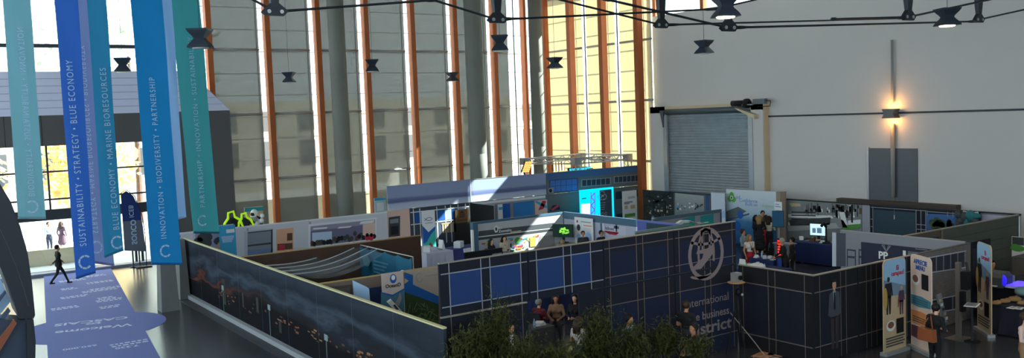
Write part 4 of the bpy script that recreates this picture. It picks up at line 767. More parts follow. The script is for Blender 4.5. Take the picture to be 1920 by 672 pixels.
for j in range(4):
    A = P.pt(P.w*(.0+.15*j), 2.17); A2 = P.pt(P.w*(.0+.15*(j+1)), 2.17); B0 = np.array([9.35, 28.2-.75*j, 2.1]); B1 = np.array([9.35, 28.2-.75*(j+1), 2.1]); b = MB(); m_, n_ = 12, 6; g = {}
    for i in range(m_+1):
        for k in range(n_+1):
            f, h = i/m_, k/n_; q = (A*(1-h)+A2*h)*(1-f)+(B0*(1-h)+B1*h)*f; sag = .75*math.sin(PI*f)*(.55+.45*math.sin(PI*h))+.25*math.sin(PI*h)*(1-f)
            g[i, k] = q-np.array([0, 0, sag*.5])
    for i in range(m_):
        for k in range(n_): b.poly([g[i, k], g[i+1, k], g[i+1, k+1], g[i, k+1]], net)
    b.build('net_panel', t, True)
    b = MB(); b.tube([g[i, 0] for i in range(m_+1)], .02, M('net_fold', (200, 206, 214), .8), 6); b.build('gathered_fold', t, True)
# thin partition with leaning boards
YT = 22.7
w = WP('booth_partition', (9.1, YT), (13.1, YT), 0, 2.3, M('taupe_wall', (120, 106, 100), .6, var=.06), 'taupe partition with a door picture and a leafy print, behind the sunset wall', 'booth wall', rail=M('gold_edge', (190, 160, 100), .6), rh=.03); P = w.P
P.ppx([(600, 580), (660, 580), (660, 534), (600, 540)], M('print_door_brown', (84, 76, 72), .6), 2); P.ppx([(604, 580), (656, 580), (656, 540), (604, 545)], M('print_door_grey', (96, 92, 92), .6), 3); P.ppx([(692, 590), (716, 590), (716, 537), (692, 541)], M('navy_print_sheet', (38, 56, 96), .6), 2)
P.ppx([(758, 600), (822, 600), (822, 498), (758, 507)], M('leaf_sheet', (166, 154, 146), .7), 3); P.ppx([(758, 550), (822, 572), (822, 556), (774, 534), (774, 516), (758, 511)], deep_blue, 4); P.ppx([(758, 533), (766, 527), (758, 522)], sand_p, 5)
P.ppx([(758, 548), (822, 571), (822, 620), (758, 600)], M('leaf_dark', (50, 70, 44), .7), 5)
rg = random.Random(8)
for k in range(70): x = rg.uniform(759, 818); y = rg.uniform(556, 600)+(x-760)*.3; a = rg.uniform(-2.4, -.4); l_ = rg.uniform(.15, .35); u, v = P.px(x, y); P.line([(max(.1, u), v), (min(P.w-.03, u+l_*math.cos(a)), v+l_*math.sin(a)*.6)], .02, M('leaf_print_%d' % (k % 3), ((96, 120, 76), (70, 96, 58), (120, 136, 96))[k % 3], .7), 6+k % 3)
u, v = P.px(786, 521); P.arc(u, v, .12, .14, .03, grey_p, 30, 340, 6); P.rect(u+.18, v, u+.62, v+.03, grey_p, 6); P.ppx([(758, 615), (822, 630), (822, 622), (758, 592)], deep_blue, 9); w.done()
w = rollup((at_y(716, 540, 22.1)[0], 22.1), (at_y(757.5, 540, 22.1)[0], 22.1), 0, at_y(737, 511, 22.1)[2], M('pale_pink_print', (196, 182, 178), .6), 'roll-up with a blue drop logo over a seabird picture behind the sunset wall'); P = w.P
P.ppx([(714, 548), (736, 553), (758, 541), (758, 600), (714, 600)], M('sea_blue_print', (70, 116, 140), .6, var=.2), 2); P.ppx([(714, 548), (736, 553), (758, 541), (758, 543.5), (736, 556), (714, 551)], deep_blue, 3); P.disc(*P.px(737, 523), .1, .13, deep_blue, 3); P.disc(P.px(737, 523)[0], P.px(737, 523)[1]+.03, .06, .07, white_p, 4); u, v = P.px(737, 536); P.text('OceanD', u, v, .14, navy, w.t, bold=.02)
P.ppx([(738, 572), (746, 560), (750, 548), (753, 560), (748, 574)], grey_p, 4); w.done('printed_sheet')
b = MB(); c0, c1 = at_y(670, 560, 22.3), at_y(693, 560, 22.3); zt_ = at_y(671, 528, 22.3)[2]; b.prism([(c0[0], 22.35, .003), (c1[0], 22.15, .003), (c1[0], 22.3, zt_-.25), (c1[0]-.05, 22.33, zt_-.2), (c0[0], 22.55, zt_)], (.0, .02, 0), pale_blue); solo('foam_board', b, 'pale blue board leaning on the taupe partition', 'board')
b = MB(); q = at_y(737, 580, 21.6); b.hull8([q+np.array(v) for v in ((-.16, 0, .2), (-.04, 0, .26), (.3, .05, -.12), (.18, .05, -.2), (-.16, .05, .22), (-.04, .05, .28), (.3, .1, -.1), (.18, .1, -.18))], white_p); b.hull8([q+np.array(v) for v in ((.0, -.01, .1), (.06, -.01, .12), (.2, .04, -.05), (.14, .04, -.07), (0, .0, .1), (.06, .0, .12), (.2, .05, -.05), (.14, .05, -.07))], dgrey_p); b.box(q[0]-.1, q[0]+.25, q[1]+.1, q[1]+.4, 0.003, q[2]-.05, black); solo('leaflet_holder', b, 'tilted white leaflet holder before the seabird roll-up', 'holder')
# sunset mural wall in front
XA = 9.0
def sunset():
    m = bpy.data.materials.new('sunset_mural'); m.use_nodes = True; nt = m.node_tree; N = nt.nodes.new; L = nt.links.new; b = nt.nodes['Principled BSDF']; b.inputs['Roughness'].default_value = .9; b.inputs['Specular IOR Level'].default_value = .05
    tc = N('ShaderNodeTexCoord'); sp = N('ShaderNodeSeparateXYZ'); L(tc.outputs['Object'], sp.inputs[0]); mp = N('ShaderNodeMapping'); mp.inputs['Scale'].default_value = (1, .35, 1.6); L(tc.outputs['Object'], mp.inputs[0]); nz = N('ShaderNodeTexNoise'); nz.inputs['Scale'].default_value = 1.0; nz.inputs['Detail'].default_value = 6; L(mp.outputs[0], nz.inputs['Vector'])
    ma = N('ShaderNodeMath'); ma.operation = 'MULTIPLY_ADD'; ma.inputs[1].default_value = .8; ma.inputs[2].default_value = -.4; L(nz.outputs['Fac'], ma.inputs[0])
    s1 = N('ShaderNodeMath'); s1.operation = 'DIVIDE'; s1.inputs[1].default_value = 2.3; L(sp.outputs[2], s1.inputs[0]); ad = N('ShaderNodeMath'); L(s1.outputs[0], ad.inputs[0]); L(ma.outputs[0], ad.inputs[1])
    cr = N('ShaderNodeValToRGB'); e = cr.color_ramp.elements
    for k in range(5): e.new(.5)
    for k, (p, c) in enumerate(((0, (22, 24, 30)), (.36, (28, 28, 34)), (.46, (42, 40, 44)), (.54, (40, 46, 56)), (.64, (66, 74, 88)), (.78, (42, 48, 58)), (1, (54, 62, 74)))): e[k].position = p; e[k].color = lin(c)+(1,)
    L(ad.outputs[0], cr.inputs[0])
    # ember streak at the far end only
    c2 = N('ShaderNodeValToRGB'); e = c2.color_ramp.elements; e.new(.5); e.new(.5)
    for k, (p, v) in enumerate(((.43, 0), (.475, .26), (.5, .14), (.53, 0))): e[k].position = p; e[k].color = (v, v, v, 1)
    L(ad.outputs[0], c2.inputs[0]); mr = N('ShaderNodeMapRange'); mr.inputs[1].default_value = .5; mr.inputs[2].default_value = 9.0; L(sp.outputs[1], mr.inputs[0])
    mu = N('ShaderNodeMath'); mu.operation = 'MULTIPLY'; L(c2.outputs[0], mu.inputs[0]); L(mr.outputs[0], mu.inputs[1]); mx = N('ShaderNodeMixRGB'); mx.inputs[2].default_value = lin((196, 96, 58))+(1,); L(mu.outputs[0], mx.inputs[0]); L(cr.outputs[0], mx.inputs[1]); L(mx.outputs[0], b.inputs['Base Color']); return m
w = WP('mural_wall', (XA, 36.35), (XA, 15.9), 0, 2.3, sunset(), 'long wall with a dark sunset harbour mural facing the entrance hall', 'booth wall', rail=rail_cream, rh=.035, th=.07); P = w.P
for x, ya_, yb_ in ((418, 542, 588), (505, 579, 632), (612, 636, 700)):
    u, v = P.px(x, ya_); u2, v2 = P.px(x, yb_); P.line([(u, max(.1, v2)), (u, v)], .05, M('lamp_post_print', (96, 118, 122), .6), 3); P.rect(u-.12, v-.05, u+.12, v+.12, M('lamp_head_print', (130, 150, 156), .6), 4)
for x, y, a, c in ((419, 524, .35, .9), (455, 549, .16, .5), (482, 558, .22, .5), (525, 600, .2, .4)): u, v = P.px(x, y); P.rect(u-a/2, max(.15, v-c), u+a/2, v, black_p, 2)
rg = random.Random(2)
for k in range(60): x = rg.uniform(405, 700); y = 548+(x-405)*.42+rg.uniform(-6, 14); u, v = P.px(x, y); P.rect(u, v, u+rg.uniform(.05, .25), v+rg.uniform(.02, .06), M('town_light_%d' % (k % 3), ((140, 84, 50), (90, 62, 50), (160, 116, 76))[k % 3], .7), 3)
for k in range(1, 9): P.rect(P.w*k/9, .1, P.w*k/9+.012, 2.24, M('mural_joint', (70, 78, 92), .6), 5)
w.done()
b = MB(); b.box(XA-.16, XA-.002, 36.3, 15.95, .002, .16, M('grey_skirting', (150, 152, 160), .6)); b.box(XA-.5, XA-.16, 36.3, 15.95, .001, .01, M('dark_runner', (56, 58, 66), .6)); tag(recentre(b.build('skirting_board')), 'pale grey skirting running along the foot of the sunset wall', 'skirting')
# ------------------------------------------------------------------ hanging banners over the entrance lane
def proj(p): q = CM @ (np.array(p, float)-CP); return 960+F*q[0]/q[2], 336+F*q[1]/q[2]
def cloth_mat(n, c, tr=.5): return M(n, c, .85, trans=tr, var=.06, scale=1.5, spec=.1)
letter_white = M('pale_letter', (176, 200, 228), .7)
def hang(name, Y, corners, mat, hem, label, words=None, ty=None, tx_=None, cap=.2, logo=None, mirror=False, back=0.0):
    c = [at_y(x, y, Y) for x, y in corners]     # TL TR BR BL
    top = 12.5; tl, tr, br, bl = c; tl = tl+(tl-bl)*((top-tl[2])/(tl[2]-bl[2])); tr = tr+(tr-br)*((top-tr[2])/(tr[2]-br[2]))
    t = thing(name, label, 'banner', ((bl[0]+br[0])/2, Y, min(bl[2], br[2])), 'banners hanging over the entrance lane'); b = MB(); g = {}; n, m = 10, 24
    for i in range(m+1):
        for j in range(n+1):
            f, h = i/m, j/n; q = (bl*(1-h)+br*h)*(1-f)+(tl*(1-h)+tr*h)*f; g[i, j] = q+np.array([0, .03*math.sin(h*5+f*9)+.02*math.sin(f*17)+back*(h-.5), 0])
    for i in range(m):
        for j in range(n): b.poly([g[i, j], g[i, j+1], g[i+1, j+1], g[i+1, j]], mat)
    b.build('cloth', t, True)
    hb = MB(); z = .09
    hb.tube([g[0, 0]+np.array([0, .0, .03]), g[0, n//2]+np.array([0, 0, .03]), g[0, n]+np.array([0, 0, .03])], .035, hem, 8); hb.build('bottom_hem', t)
    rb = MB(); rb.tube([(tl[0]-.05, Y, top), (tr[0]+.05, Y, top)], .03, steel, 8); rb.tube([((tl[0]+tr[0])/2, Y, top), ((tl[0]+tr[0])/2, Y, RT-.002)], .01, steel, 5); rb.build('hanging_rod', t)
    off = -.07
    if words:
        y0, y1 = ty; P0, P1 = at_y(tx_[0], y0, Y+off), at_y(tx_[1], y1, Y+off); mid = (P0+P1)/2; d = P1-P0; Ln = np.linalg.norm(d); d = d/Ln
        up = np.cross(d, [0, 1.0, 0]); up = up/np.linalg.norm(up)      # letter tops point left
        if up[0] > 0: up = -up
        text(words, mid, d, up if not mirror else -up, cap/.7, letter_white, 'lettering', t, fit=Ln, spacing=1.25)
    if logo:
        q = at_y(logo[0], logo[1], Y+off); L_ = MB(); s_ = -1 if mirror else 1
        for a0, a1 in ((48, 92), (97, 140), (145, 188), (193, 236), (241, 280), (285, 318)):
            aa = [math.radians(a0+(a1-a0)*k/5) for k in range(6)]
            for p_, q_ in zip(aa, aa[1:]): L_.poly([(q[0]+s_*r*math.cos(t_), q[1], q[2]+1.12*r*math.sin(t_)) for r, t_ in ((.17, p_), (.17, q_), (.125, q_), (.125, p_))], letter_white)
        L_.build('round_logo', t)
    return t
hang('hanging_banner', 29.5, [(5, 0), (57, 0), (86, 411), (34, 411)], cloth_mat('pale_teal_cloth', (118, 172, 190), .6), M('pale_hem', (150, 190, 200), .8, trans=.4), 'pale teal banner at far left with mirrored lettering', 'BIODIVERSITY • SUSTAINABILITY • INNOVATION', (368, 52), (59, 37), .16, (60, 388), True)
hang('hanging_banner', 26.0, [(102, 0), (146, 0), (179, 512), (143, 524)], cloth_mat('royal_blue_cloth', (58, 108, 200), .4), M('royal_hem', (40, 92, 180), .8, trans=.3), 'royal blue banner hanging lowest, lettered Sustainability Strategy Blue Economy', 'SUSTAINABILITY • STRATEGY • BLUE ECONOMY', (462, 113), (157, 130), .16, (160, 492))
hang('hanging_banner', 28.5, [(140, 0), (172, 0), (214, 499), (176, 494)], cloth_mat('lavender_cloth', (128, 144, 200), .5), M('lavender_hem', (140, 130, 190), .8, trans=.4), 'lavender blue banner with mirrored lettering between the royal blue and teal ones', 'STRATEGY • MARINE BIORESOURCES • BIODIVERSITY', (438, 86), (178, 152), .16, (181, 464), True)
hang('hanging_banner', 27.5, [(163, 0), (199, 0), (231, 470), (196, 484)], cloth_mat('teal_blue_cloth', (58, 146, 190), .45), M('teal_hem', (38, 130, 170), .8, trans=.3), 'teal blue banner lettered Blue Economy Marine Bioresources', 'BLUE ECONOMY • MARINE BIORESOURCES', (431, 128), (219, 193), .16, (220, 455))
hang('hanging_banner', 28.0, [(245, 0), (304, 0), (341, 497), (284, 497)], cloth_mat('bright_blue_cloth', (36, 134, 200), .4), M('bright_hem', (20, 96, 160), .8), 'bright blue banner lettered Innovation Biodiversity Partnership', 'INNOVATION • BIODIVERSITY • PARTNERSHIP', (448, 146), (308, 285), .16, (311, 471))
hang('hanging_banner', 30.5, [(300, 0), (322, 0), (349, 408), (325, 414)], cloth_mat('baby_blue_cloth', (140, 178, 226), .6), M('baby_hem', (180, 200, 230), .8, trans=.4), 'blank baby blue banner half hidden behind the bright blue one')
hang('hanging_banner', 31.5, [(318, 0), (374, 0), (411, 438), (363, 438)], cloth_mat('sea_green_cloth', (68, 154, 164), .5), M('green_hem', (40, 120, 134), .8, trans=.3), 'sea green banner lettered Partnership Innovation Sustainability', 'PARTNERSHIP • INNOVATION • SUSTAINABILITY', (389, 70), (381, 357), .16, (380, 414))
# ------------------------------------------------------------------ floor carpet with welcome text
carpet_m = M('violet_blue_carpet', (92, 106, 170), .75, var=.06, scale=6); carpet_w = M('carpet_letter', (196, 200, 226), .75)
b = MB(); c0, c1, c2, c3 = (5.2, 46.9), (8.1, 46.9), (5.6, 25.0), (2.7, 25.0); cx, cy, cr = 5.02, 32.9, 2.32
b.prism([(c0[0], c0[1], .002), (c3[0], c3[1], .002), (c2[0], c2[1], .002), (c1[0], c1[1], .002)], (0, 0, .006), carpet_m)
b.prism([(cx+cr*math.cos(a), cy+cr*math.sin(a), .002) for a in np.linspace(0, 2*PI, 49)[:-1]], (0, 0, .005), carpet_m)
t = thing('welcome_carpet', 'violet blue carpet lane with a round bulge lettered Welcome to Cascais', 'carpet', (cx, cy, 0)); b.build('carpet', t)
ang = math.atan2(21.9, 2.5)-PI/2; uu = np.array([-math.cos(ang), math.sin(ang)*0-.0, 0]); uu = np.array([-1, .0, 0]); upv = np.array([0, -1.0, 0])
for s, x, y, sz in (('Welcome', 172, 615, .62), ('to', 176, 609, .55), ('CASCAIS', 168, 603, .62)):
    pass
for s, x0, x1, y, sz in (('Welcome', 248, 102, 617, .62), ('to', 190, 160, 608, .5), ('CASCAIS', 240, 102, 603, .58)):
    A, B_ = at_z(x0, y-(x0-170)*.11, .012), at_z(x1, y-(x1-170)*.11, .012); mid = (A+B_)/2; o = text(s, mid, (B_-A)*np.array([1, 1, 0]), np.cross([0, 0, 1.0], (B_-A)*np.array([1, 1, 0])), sz, carpet_w, 'lettering', t, bold=.02, ext=.001, fit=float(np.hypot(*(B_-A)[:2])))
for s, x, y, sz in (('7.330', 238, 651, .3), ('650.000', 150, 652, .3)):
    p = at_z(x, y, .012); text(s, p, (-1, .1, 0), (-.1, -1, 0), sz, carpet_w, 'lettering', t, bold=.02, ext=.001)
b = MB(); rg = random.Random(6)
for x, y, w in ((205, 564, .9), (122, 579, .9), (205, 577, .6), (200, 560, .6), (197, 542, 1.1), (138, 558, .9), (187, 530, 1.0), (180, 518, .8), (135, 527, 1.0), (242, 646, 1.0), (185, 546, 1.2), (128, 543, .5)):
    p = at_z(x, y, .0095)
    for k in range(2):
        xx = p[0]-w/2
        while xx < p[0]+w/2: l_ = rg.uniform(.08, .2); b.box(xx, xx+l_, p[1]-.07+.28*k, p[1]+.07+.28*k, .0095, .0105, carpet_w); xx += l_+.05
o = b.build('faded_small_print', t); o['kind'] = 'stuff'
# concrete plinths at the end of the sunset wall
for (x0, x1, y0, y1, h, lab) in ((7.42, 8.05, 33.6, 34.3, 2.45, 'tapering grey concrete plinth beneath the bright blue banner'), (8.55, 8.93, 35.5, 36.3, 2.35, 'grey concrete plinth against the far end of the sunset wall')):
    b = MB(); i = .1; b.hull8([(x0, y0, .002), (x1, y0, .002), (x1, y1, .002), (x0, y1, .002), (x0+i, y0+i, h), (x1-i*.6, y0+i, h), (x1-i*.6, y1-i, h), (x0+i, y1-i, h)], M('plinth_concrete', (112, 112, 112), .7, var=.12)); solo('concrete_plinth', b, lab, 'plinth')
# feather flag, stanchions at the doors
p = at_y(234, 475, 45.6); b = MB(); fx = p[0]; pts = [(0, .9), (0, 3.6), (.25, 3.75), (.55, 3.5), (.78, 2.9), (.9, 2.0), (.95, 1.0), (.95, .75)]
t = thing('feather_flag', 'dark feather flag on a bowed pole left of the bright blue banner', 'flag', (fx, 45.6, 0)); b.prism([(fx+u, 45.6, v) for u, v in pts], (0, .015, 0), cloth_mat('dark_grey_flag', (120, 124, 140), .5)); b.prism([(fx+u, 45.59, v) for u, v in ((0, 2.3), (0, 3.6), (.25, 3.75), (.55, 3.5), (.78, 2.9), (.86, 2.3))], (0, .005, 0), cloth_mat('blue_flag', (60, 80, 150), .5)); b.build('cloth', t)
text('SOUCO', (fx+.45, 45.57, 1.75), (0, 0, 1), (1, 0, 0), .34, letter_white, 'lettering', t, bold=.02); text('ICEB', (fx+.4, 45.57, 2.75), (0, 0, 1), (1, 0, 0), .3, letter_white, 'lettering', t)
b = MB(); b.tube([(fx+.95, 45.61, .05), (fx+.97, 45.61, 1.6), (fx+.88, 45.61, 2.6), (fx+.6, 45.61, 3.5), (fx+.25, 45.61, 3.8), (fx, 45.61, 3.65)], .02, black, 6); b.obox((fx+.8, 45.6), 0, .35, .25, .002, .05, black); b.build('bowed_pole', t)
for k, x in enumerate((250, 262)):
    p = at_y(x, 492, 45.9); b = MB(); b.lathe([(.17, 0.002), (.17, .03), (.05, .06), (.035, .1), (.035, 1.05), (.05, 1.06), (.05, 1.1)], (p[0], p[1], 0), rod_mat, 14); solo('barrier_post', b, ('dark barrier post beside the feather flag', 'dark barrier post nearest the bright blue banner')[k], 'post', 'barrier posts', True)
# black curved balustrade at the left edge
def px_prism(b, pts, Y, dep, m): b.prism([at_y(x, y, Y) for x, y in pts], (0, dep, 0), m)
blk = M('satin_black', (30, 34, 44), .45); p = at_y(30, 560, 9)
t = thing('curved_balustrade', 'black curved balustrade end with a fine seam at the left edge of the view', 'balustrade', (p[0], 9, p[2]))
b = MB(); px_prism(b, [(-40, 250), (-20, 300), (0, 345), (20, 378), (38, 425), (52, 475), (60, 530), (66, 592), (63, 598), (36, 598), (18, 545), (0, 500), (-40, 440)], 9, .6, blk); b.build('curved_panel', t)
b = MB(); pp = [at_y(x, y, 8.995) for x, y in ((0, 430), (14, 460), (30, 500), (44, 540), (54, 575))]; b.tube(pp, .0012, M('seam_grey', (84, 90, 104), .5), 5); b.build('seam', t)
b = MB(); px_prism(b, [(50, 599), (63, 600), (67, 640), (66, 690), (52, 690)], 9.02, .5, blk); b.build('lower_post', t)
b = MB(); px_prism(b, [(-40, 600), (18, 600), (48, 602), (52, 690), (-40, 690)], 9.1, .3, M('dark_blue_panel', (46, 56, 74), .4)); b.build('lower_panel', t)
b = MB(); px_prism(b, [(-20, 660), (26, 600), (32, 606), (-10, 676)], 9.05, .04, M('brown_handrail', (120, 70, 50), .35)); b.build('handrail', t)
b = MB(); px_prism(b, [(-40, 500), (0, 520), (20, 566), (-40, 640)], 9.25, .03, M('pale_glass_panel', (150, 176, 210), .25)); b.build('glass_panel', t)
for q in (((-20, 580), (10, 545), (12, 550), (-16, 588)), ((-20, 622), (16, 578), (20, 584), (-14, 632))): b = MB(); px_prism(b, list(q), 9.15, .05, M('bar_grey', (60, 74, 98), .4)); b.build('cross_bar', t)
b = MB(); px_prism(b, [(-30, 335), (0, 337), (10, 346), (0, 358), (-30, 372)], 9.7, .3, M('pale_cap', (200, 206, 220), .4)); b.build('cap', t)
# stage truss and lights behind the sky fascia
def box_truss(A, B, name, t, w=.3):
    b = MB(); A = Vector(tuple(A)); B = Vector(tuple(B)); d = (B-A); L_ = d.length; d.normalize(); s_ = d.cross(Vector((0, 0, 1))).normalized(); ch = [s_*w/2+Vector((0, 0, w/2)), -s_*w/2+Vector((0, 0, w/2)), -s_*w/2-Vector((0, 0, w/2)), s_*w/2-Vector((0, 0, w/2))]
    for c in ch: b.tube([A+c, B+c], .03, steel, 7)
    n = max(2, int(L_/.36))
    for k in range(n):
        for c, e in ((0, 1), (1, 2), (2, 3), (3, 0)): p, q = (ch[c], ch[e]) if k % 2 else (ch[e], ch[c]); b.tube([A+d*L_*k/n+p, A+d*L_*(k+1)/n+q], .016, steel, 5)
    b.build(name, t, True)
zt_ = 3.95; qL, qN, qR, qF = [(30.0, 42.6), (31.2, 39.3), (35.0, 39.2), (34.9, 43.4)]
t = thing('stage_truss', 'silver lattice stage truss ring over the sky fascia at the corner', 'truss', (33, 42, zt_))
for a, c in ((qL, qN), (qN, qR), (qR, qF), (qF, qL)): box_truss((a[0], a[1], zt_), (c[0], c[1], zt_), 'truss_beam', t)
for q in (qL, qN, qR, qF): b = MB(); b.box(q[0]-.2, q[0]+.2, q[1]-.2, q[1]+.2, zt_-.2, zt_+.2, steel); b.build('corner_block', t); box_truss((q[0], q[1], .01), (q[0], q[1]+.001, zt_-.2), 'truss_leg', t) if False else None
for q in (qL, qN, qR, qF):
    b = MB()
    for a, c in ((-1, -1), (1, -1), (1, 1), (-1, 1)): b.tube([(q[0]+a*.15, q[1]+c*.15, .002), (q[0]+a*.15, q[1]+c*.15, zt_-.2)], .03, steel, 6)
    for k in range(10): z = .1+k*.36; s_ = 1 if k % 2 else -1; b.tube([(q[0]-s_*.15, q[1]-.15, z), (q[0]+s_*.15, q[1]-.15, z+.36)], .015, steel, 5); b.tube([(q[0]-.15, q[1]-s_*.15, z), (q[0]-.15, q[1]+s_*.15, z+.36)], .015, steel, 5)
    b.build('truss_leg', t)
blind_e = M('blinder_bulb', (255, 240, 200), .3, emit=(255, 225, 160), es=3.5); blind_o = M('blinder_bulb_dim', (255, 200, 120), .3, emit=(240, 170, 90), es=1.2); blind_f = M('blinder_frame', (120, 90, 60), .5)
for (x0, y0, x1, y1, m, lab, Y, sk) in ((978, 303, 991, 324, blind_o, 'tilted lamp panel with rows of dim orange bulbs at the stage truss', 42.0, 8), (1037, 303, 1058, 322, blind_e, 'square lamp panel of bright warm bulbs at the stage truss', 41.0, 0)):
    A, B_ = at_y(x0, y1, Y), at_y(x1, y0, Y); k_ = at_y(x0+sk, y1, Y)[0]-A[0]; t = thing('blinder_light', lab, 'stage light', ((A[0]+B_[0])/2, Y, A[2]), 'stage lamp panels'); b = MB(); b.hull8([(A[0], Y, A[2]), (B_[0], Y, A[2]), (B_[0], Y+.12, A[2]), (A[0], Y+.12, A[2]), (A[0]+k_, Y, B_[2]), (B_[0]+k_, Y, B_[2]), (B_[0]+k_, Y+.12, B_[2]), (A[0]+k_, Y+.12, B_[2])], blind_f); b.tube([((A[0]+B_[0])/2, Y+.06, .002), ((A[0]+B_[0])/2, Y+.06, A[2])], .03, black, 6); b.build('housing', t)
    e = MB()
    for i in range(4):
        for j in range(6): f = (j+.5)/6; e.ball((A[0]+k_*f+(B_[0]-A[0])*(i+.5)/4, Y-.01, A[2]+(B_[2]-A[2])*f), (.06, .03, .05), m, 8, 6)
    e.build('bulbs', t)
A, B_ = at_y(1070, 325, 43.5), at_y(1142, 311, 43.5); t = thing('stage_screen', 'cyan stage screen glimpsed under the lattice truss', 'screen', ((A[0]+B_[0])/2, 43.5, 0)); b = MB(); b.box(A[0], B_[0], 43.5, 43.62, 1.0, B_[2], cy_e); b.build('screen_face', t); b = MB(); b.box(A[0]-.05, B_[0]+.05, 43.63, 43.75, .002, B_[2]+.05, black); b.build('housing', t)
b = MB(); b.box(A[0]+1.2, A[0]+1.9, 43.3, 43.4, 0.002, B_[2]-.06, black); solo('stage_speaker', b, 'dark stage loudspeaker tower in front of the cyan stage screen', 'speaker')
# ------------------------------------------------------------------ right-hand stands
XC = 33.0
a, c = at_x(1361, 355, XC), at_x(1455, 360, XC)
w = WP('popup_wall', (XC, a[1]), (XC, c[1]), .05, (a[2]+c[2])/2, ramp_mat('certifier_print', [(0, (40, 84, 130)), (.42, (70, 124, 170)), (.55, (170, 190, 208)), (1, (212, 218, 224))], 2, 0, 2.6, .12, (1, 1, 1)), 'curved white and blue pop-up wall lettered Confidence Built on Engineering', 'pop-up stand', th=.12); P = w.P
g1 = M('logo_green', (92, 176, 76), .6); bl = M('soft_blue_letter', (128, 160, 214), .6); gl = M('soft_green_letter', (150, 200, 150), .6)
u, v = P.px(1372, 371)
for k in range(3): a_ = PI/2+2*PI*k/3; P.disc(u+.13*math.cos(a_), v+.13*math.sin(a_), .15, .15, g1, 3)
P.disc(u, v, .1, .1, white_p, 4); P.disc(u, v, .05, .06, slate, 5)
u2, v2 = P.px(1384, 371); P.text('inf', u2-.12, v2+.02, .26, bl, w.t, 'LEFT')
for st, x, y, m in (('Confidence', 1403, 377, bl), ('Built on', 1409, 384, bl), ('engineering', 1429, 386, gl)): u, v = P.px(x, y); P.text(st, u, v, .24 if m is bl else .2, m, w.t, 'LEFT' if x > 1420 else 'CENTER')
P.ppx([(1361, 397), (1384, 388), (1400, 397), (1372, 410), (1361, 412)], M('shore_grey', (96, 104, 104), .7, var=.2), 2); P.disc(*P.px(1388, 403), .18, .2, deep_blue, 4); P.disc(*P.px(1383, 424), .22, .24, deep_blue, 4); P.ppx([(1361, 412), (1405, 400), (1405, 403), (1361, 416)], slate, 3)
q = [P.pt(P.w, .05), P.pt(P.w+.18, .05, -.06), P.pt(P.w+.3, .05, -.25), P.pt(P.w+.25, .05, -.4), P.pt(P.w, .05, -.12)]; w.mb.prism(q, (0, 0, w.P.z1-.05), M('tan_end', (150, 132, 118), .6)); w.mb.box(XC-.05, XC+.5, c[1]-.4, a[1], .002, .05, black); w.done()
w = rollup((32.6, at_x(1333, 370, 32.6)[1]), (32.6, at_x(1359, 370, 32.6)[1]), 0, at_x(1345, 362, 32.6)[2], M('white_poster', (200, 208, 222), .6), 'white poster stand left of the lettered pop-up wall', name='poster_stand'); P = w.P
for k in range(4): P.rpx(1343, 366+k*2, 1354, 366.8+k*2, lav_p, 2)
P.ppx([(1333, 412), (1360, 408), (1360, 395), (1333, 402)], pale_blue, 2); w.done('printed_sheet')
# screen on a stand with a small sign over it
p = at_x(1459, 411, 31.6); t = monitor((31.6, p[1], p[2]-.36), -PI/2+.6, .5, .72, M('screen_blue', (30, 70, 96), .3, emit=(24, 64, 92), es=.2), 'portrait black screen on a stand beside the pop-up wall', stand=False)
b = MB(); b.tube([(31.65, p[1], .03), (31.65, p[1], p[2]-.4)], .04, steel, 8); b.lathe([(.3, .002), (.3, .03), (.05, .05)], (31.65, p[1], 0), black, 14); b.build('stand', t)
q = at_x(1461, 386, 31.6); b = MB(); Q = Pan(b, (31.55, q[1]+.22), (31.5, q[1]-.22), q[2]-.2, q[2]+.18, .02, white_p); Q.rect(.06, q[2]-.06, .38, q[2]-.01, bl, 2); Q.rect(.06, q[2]+.04, .3, q[2]+.08, bl, 2); b.tube([(31.6, q[1], p[2]+.43), (31.6, q[1], q[2]-.2)], .015, steel, 6); solo('small_sign', b, 'small white sign above the portrait screen', 'sign')
# tables
navy_cloth = M('navy_tablecloth', (34, 46, 92), .85, var=.08); white_cloth = M('lavender_white_cloth', (196, 196, 216), .85, var=.05); black_cloth = M('black_tablecloth', (34, 36, 48), .85, var=.1)
def table(x0, x1, y0, y1, z, mat, lab, rot=0, grp='cloth-covered tables'):
    t = thing('exhibit_table', lab, 'table', ((x0+x1)/2, (y0+y1)/2, 0), grp); b = MB(); b.box(x0+.03, x1-.03, y0+.03, y1-.03, z-.04, z-.006, white_p); b.build('tabletop', t)
    for x in (x0+.08, x1-.08):
        for y in (y0+.08, y1-.08): l = MB(); l.tube([(x, y, .002), (x, y, z-.04)], .02, steel, 6); l.build('leg', t)
    c = MB(); n = 40; per = []
    for k in range(n):
        s_ = k/n*4; i = int(s_); f = s_-i; per.append([(x0+(x1-x0)*f, y0), (x1, y0+(y1-y0)*f), (x1-(x1-x0)*f, y1), (x0, y1-(y1-y0)*f)][i])
    cx_, cy_ = (x0+x1)/2, (y0+y1)/2
    rs = []
    for z_, s_ in ((z, 0), (z-.02, .01), (z*.5, .03), (.03, .06)): rs.append([(x+np.sign(x-cx_)*s_*(1+.6*math.sin(k*2.4)), y+np.sign(y-cy_)*s_*(1+.6*math.sin(k*2.4)), z_) for k, (x, y) in enumerate(per)])
    c.rings(rs[::-1], mat, caps=False); c.poly(rs[0], mat); c.build('cloth', t); return t
p = at_z(790, 467, .9); table(18.2, 19.5, 33.3, 34.9, .9, white_cloth, 'table under a bright lavender white cloth before the fish roll-up')
table(19.55, 22.6, 33.4, 34.3, .9, M('violet_navy_cloth', (62, 68, 130), .85), 'violet navy table streaked by the sunbeam left of the poster wall')
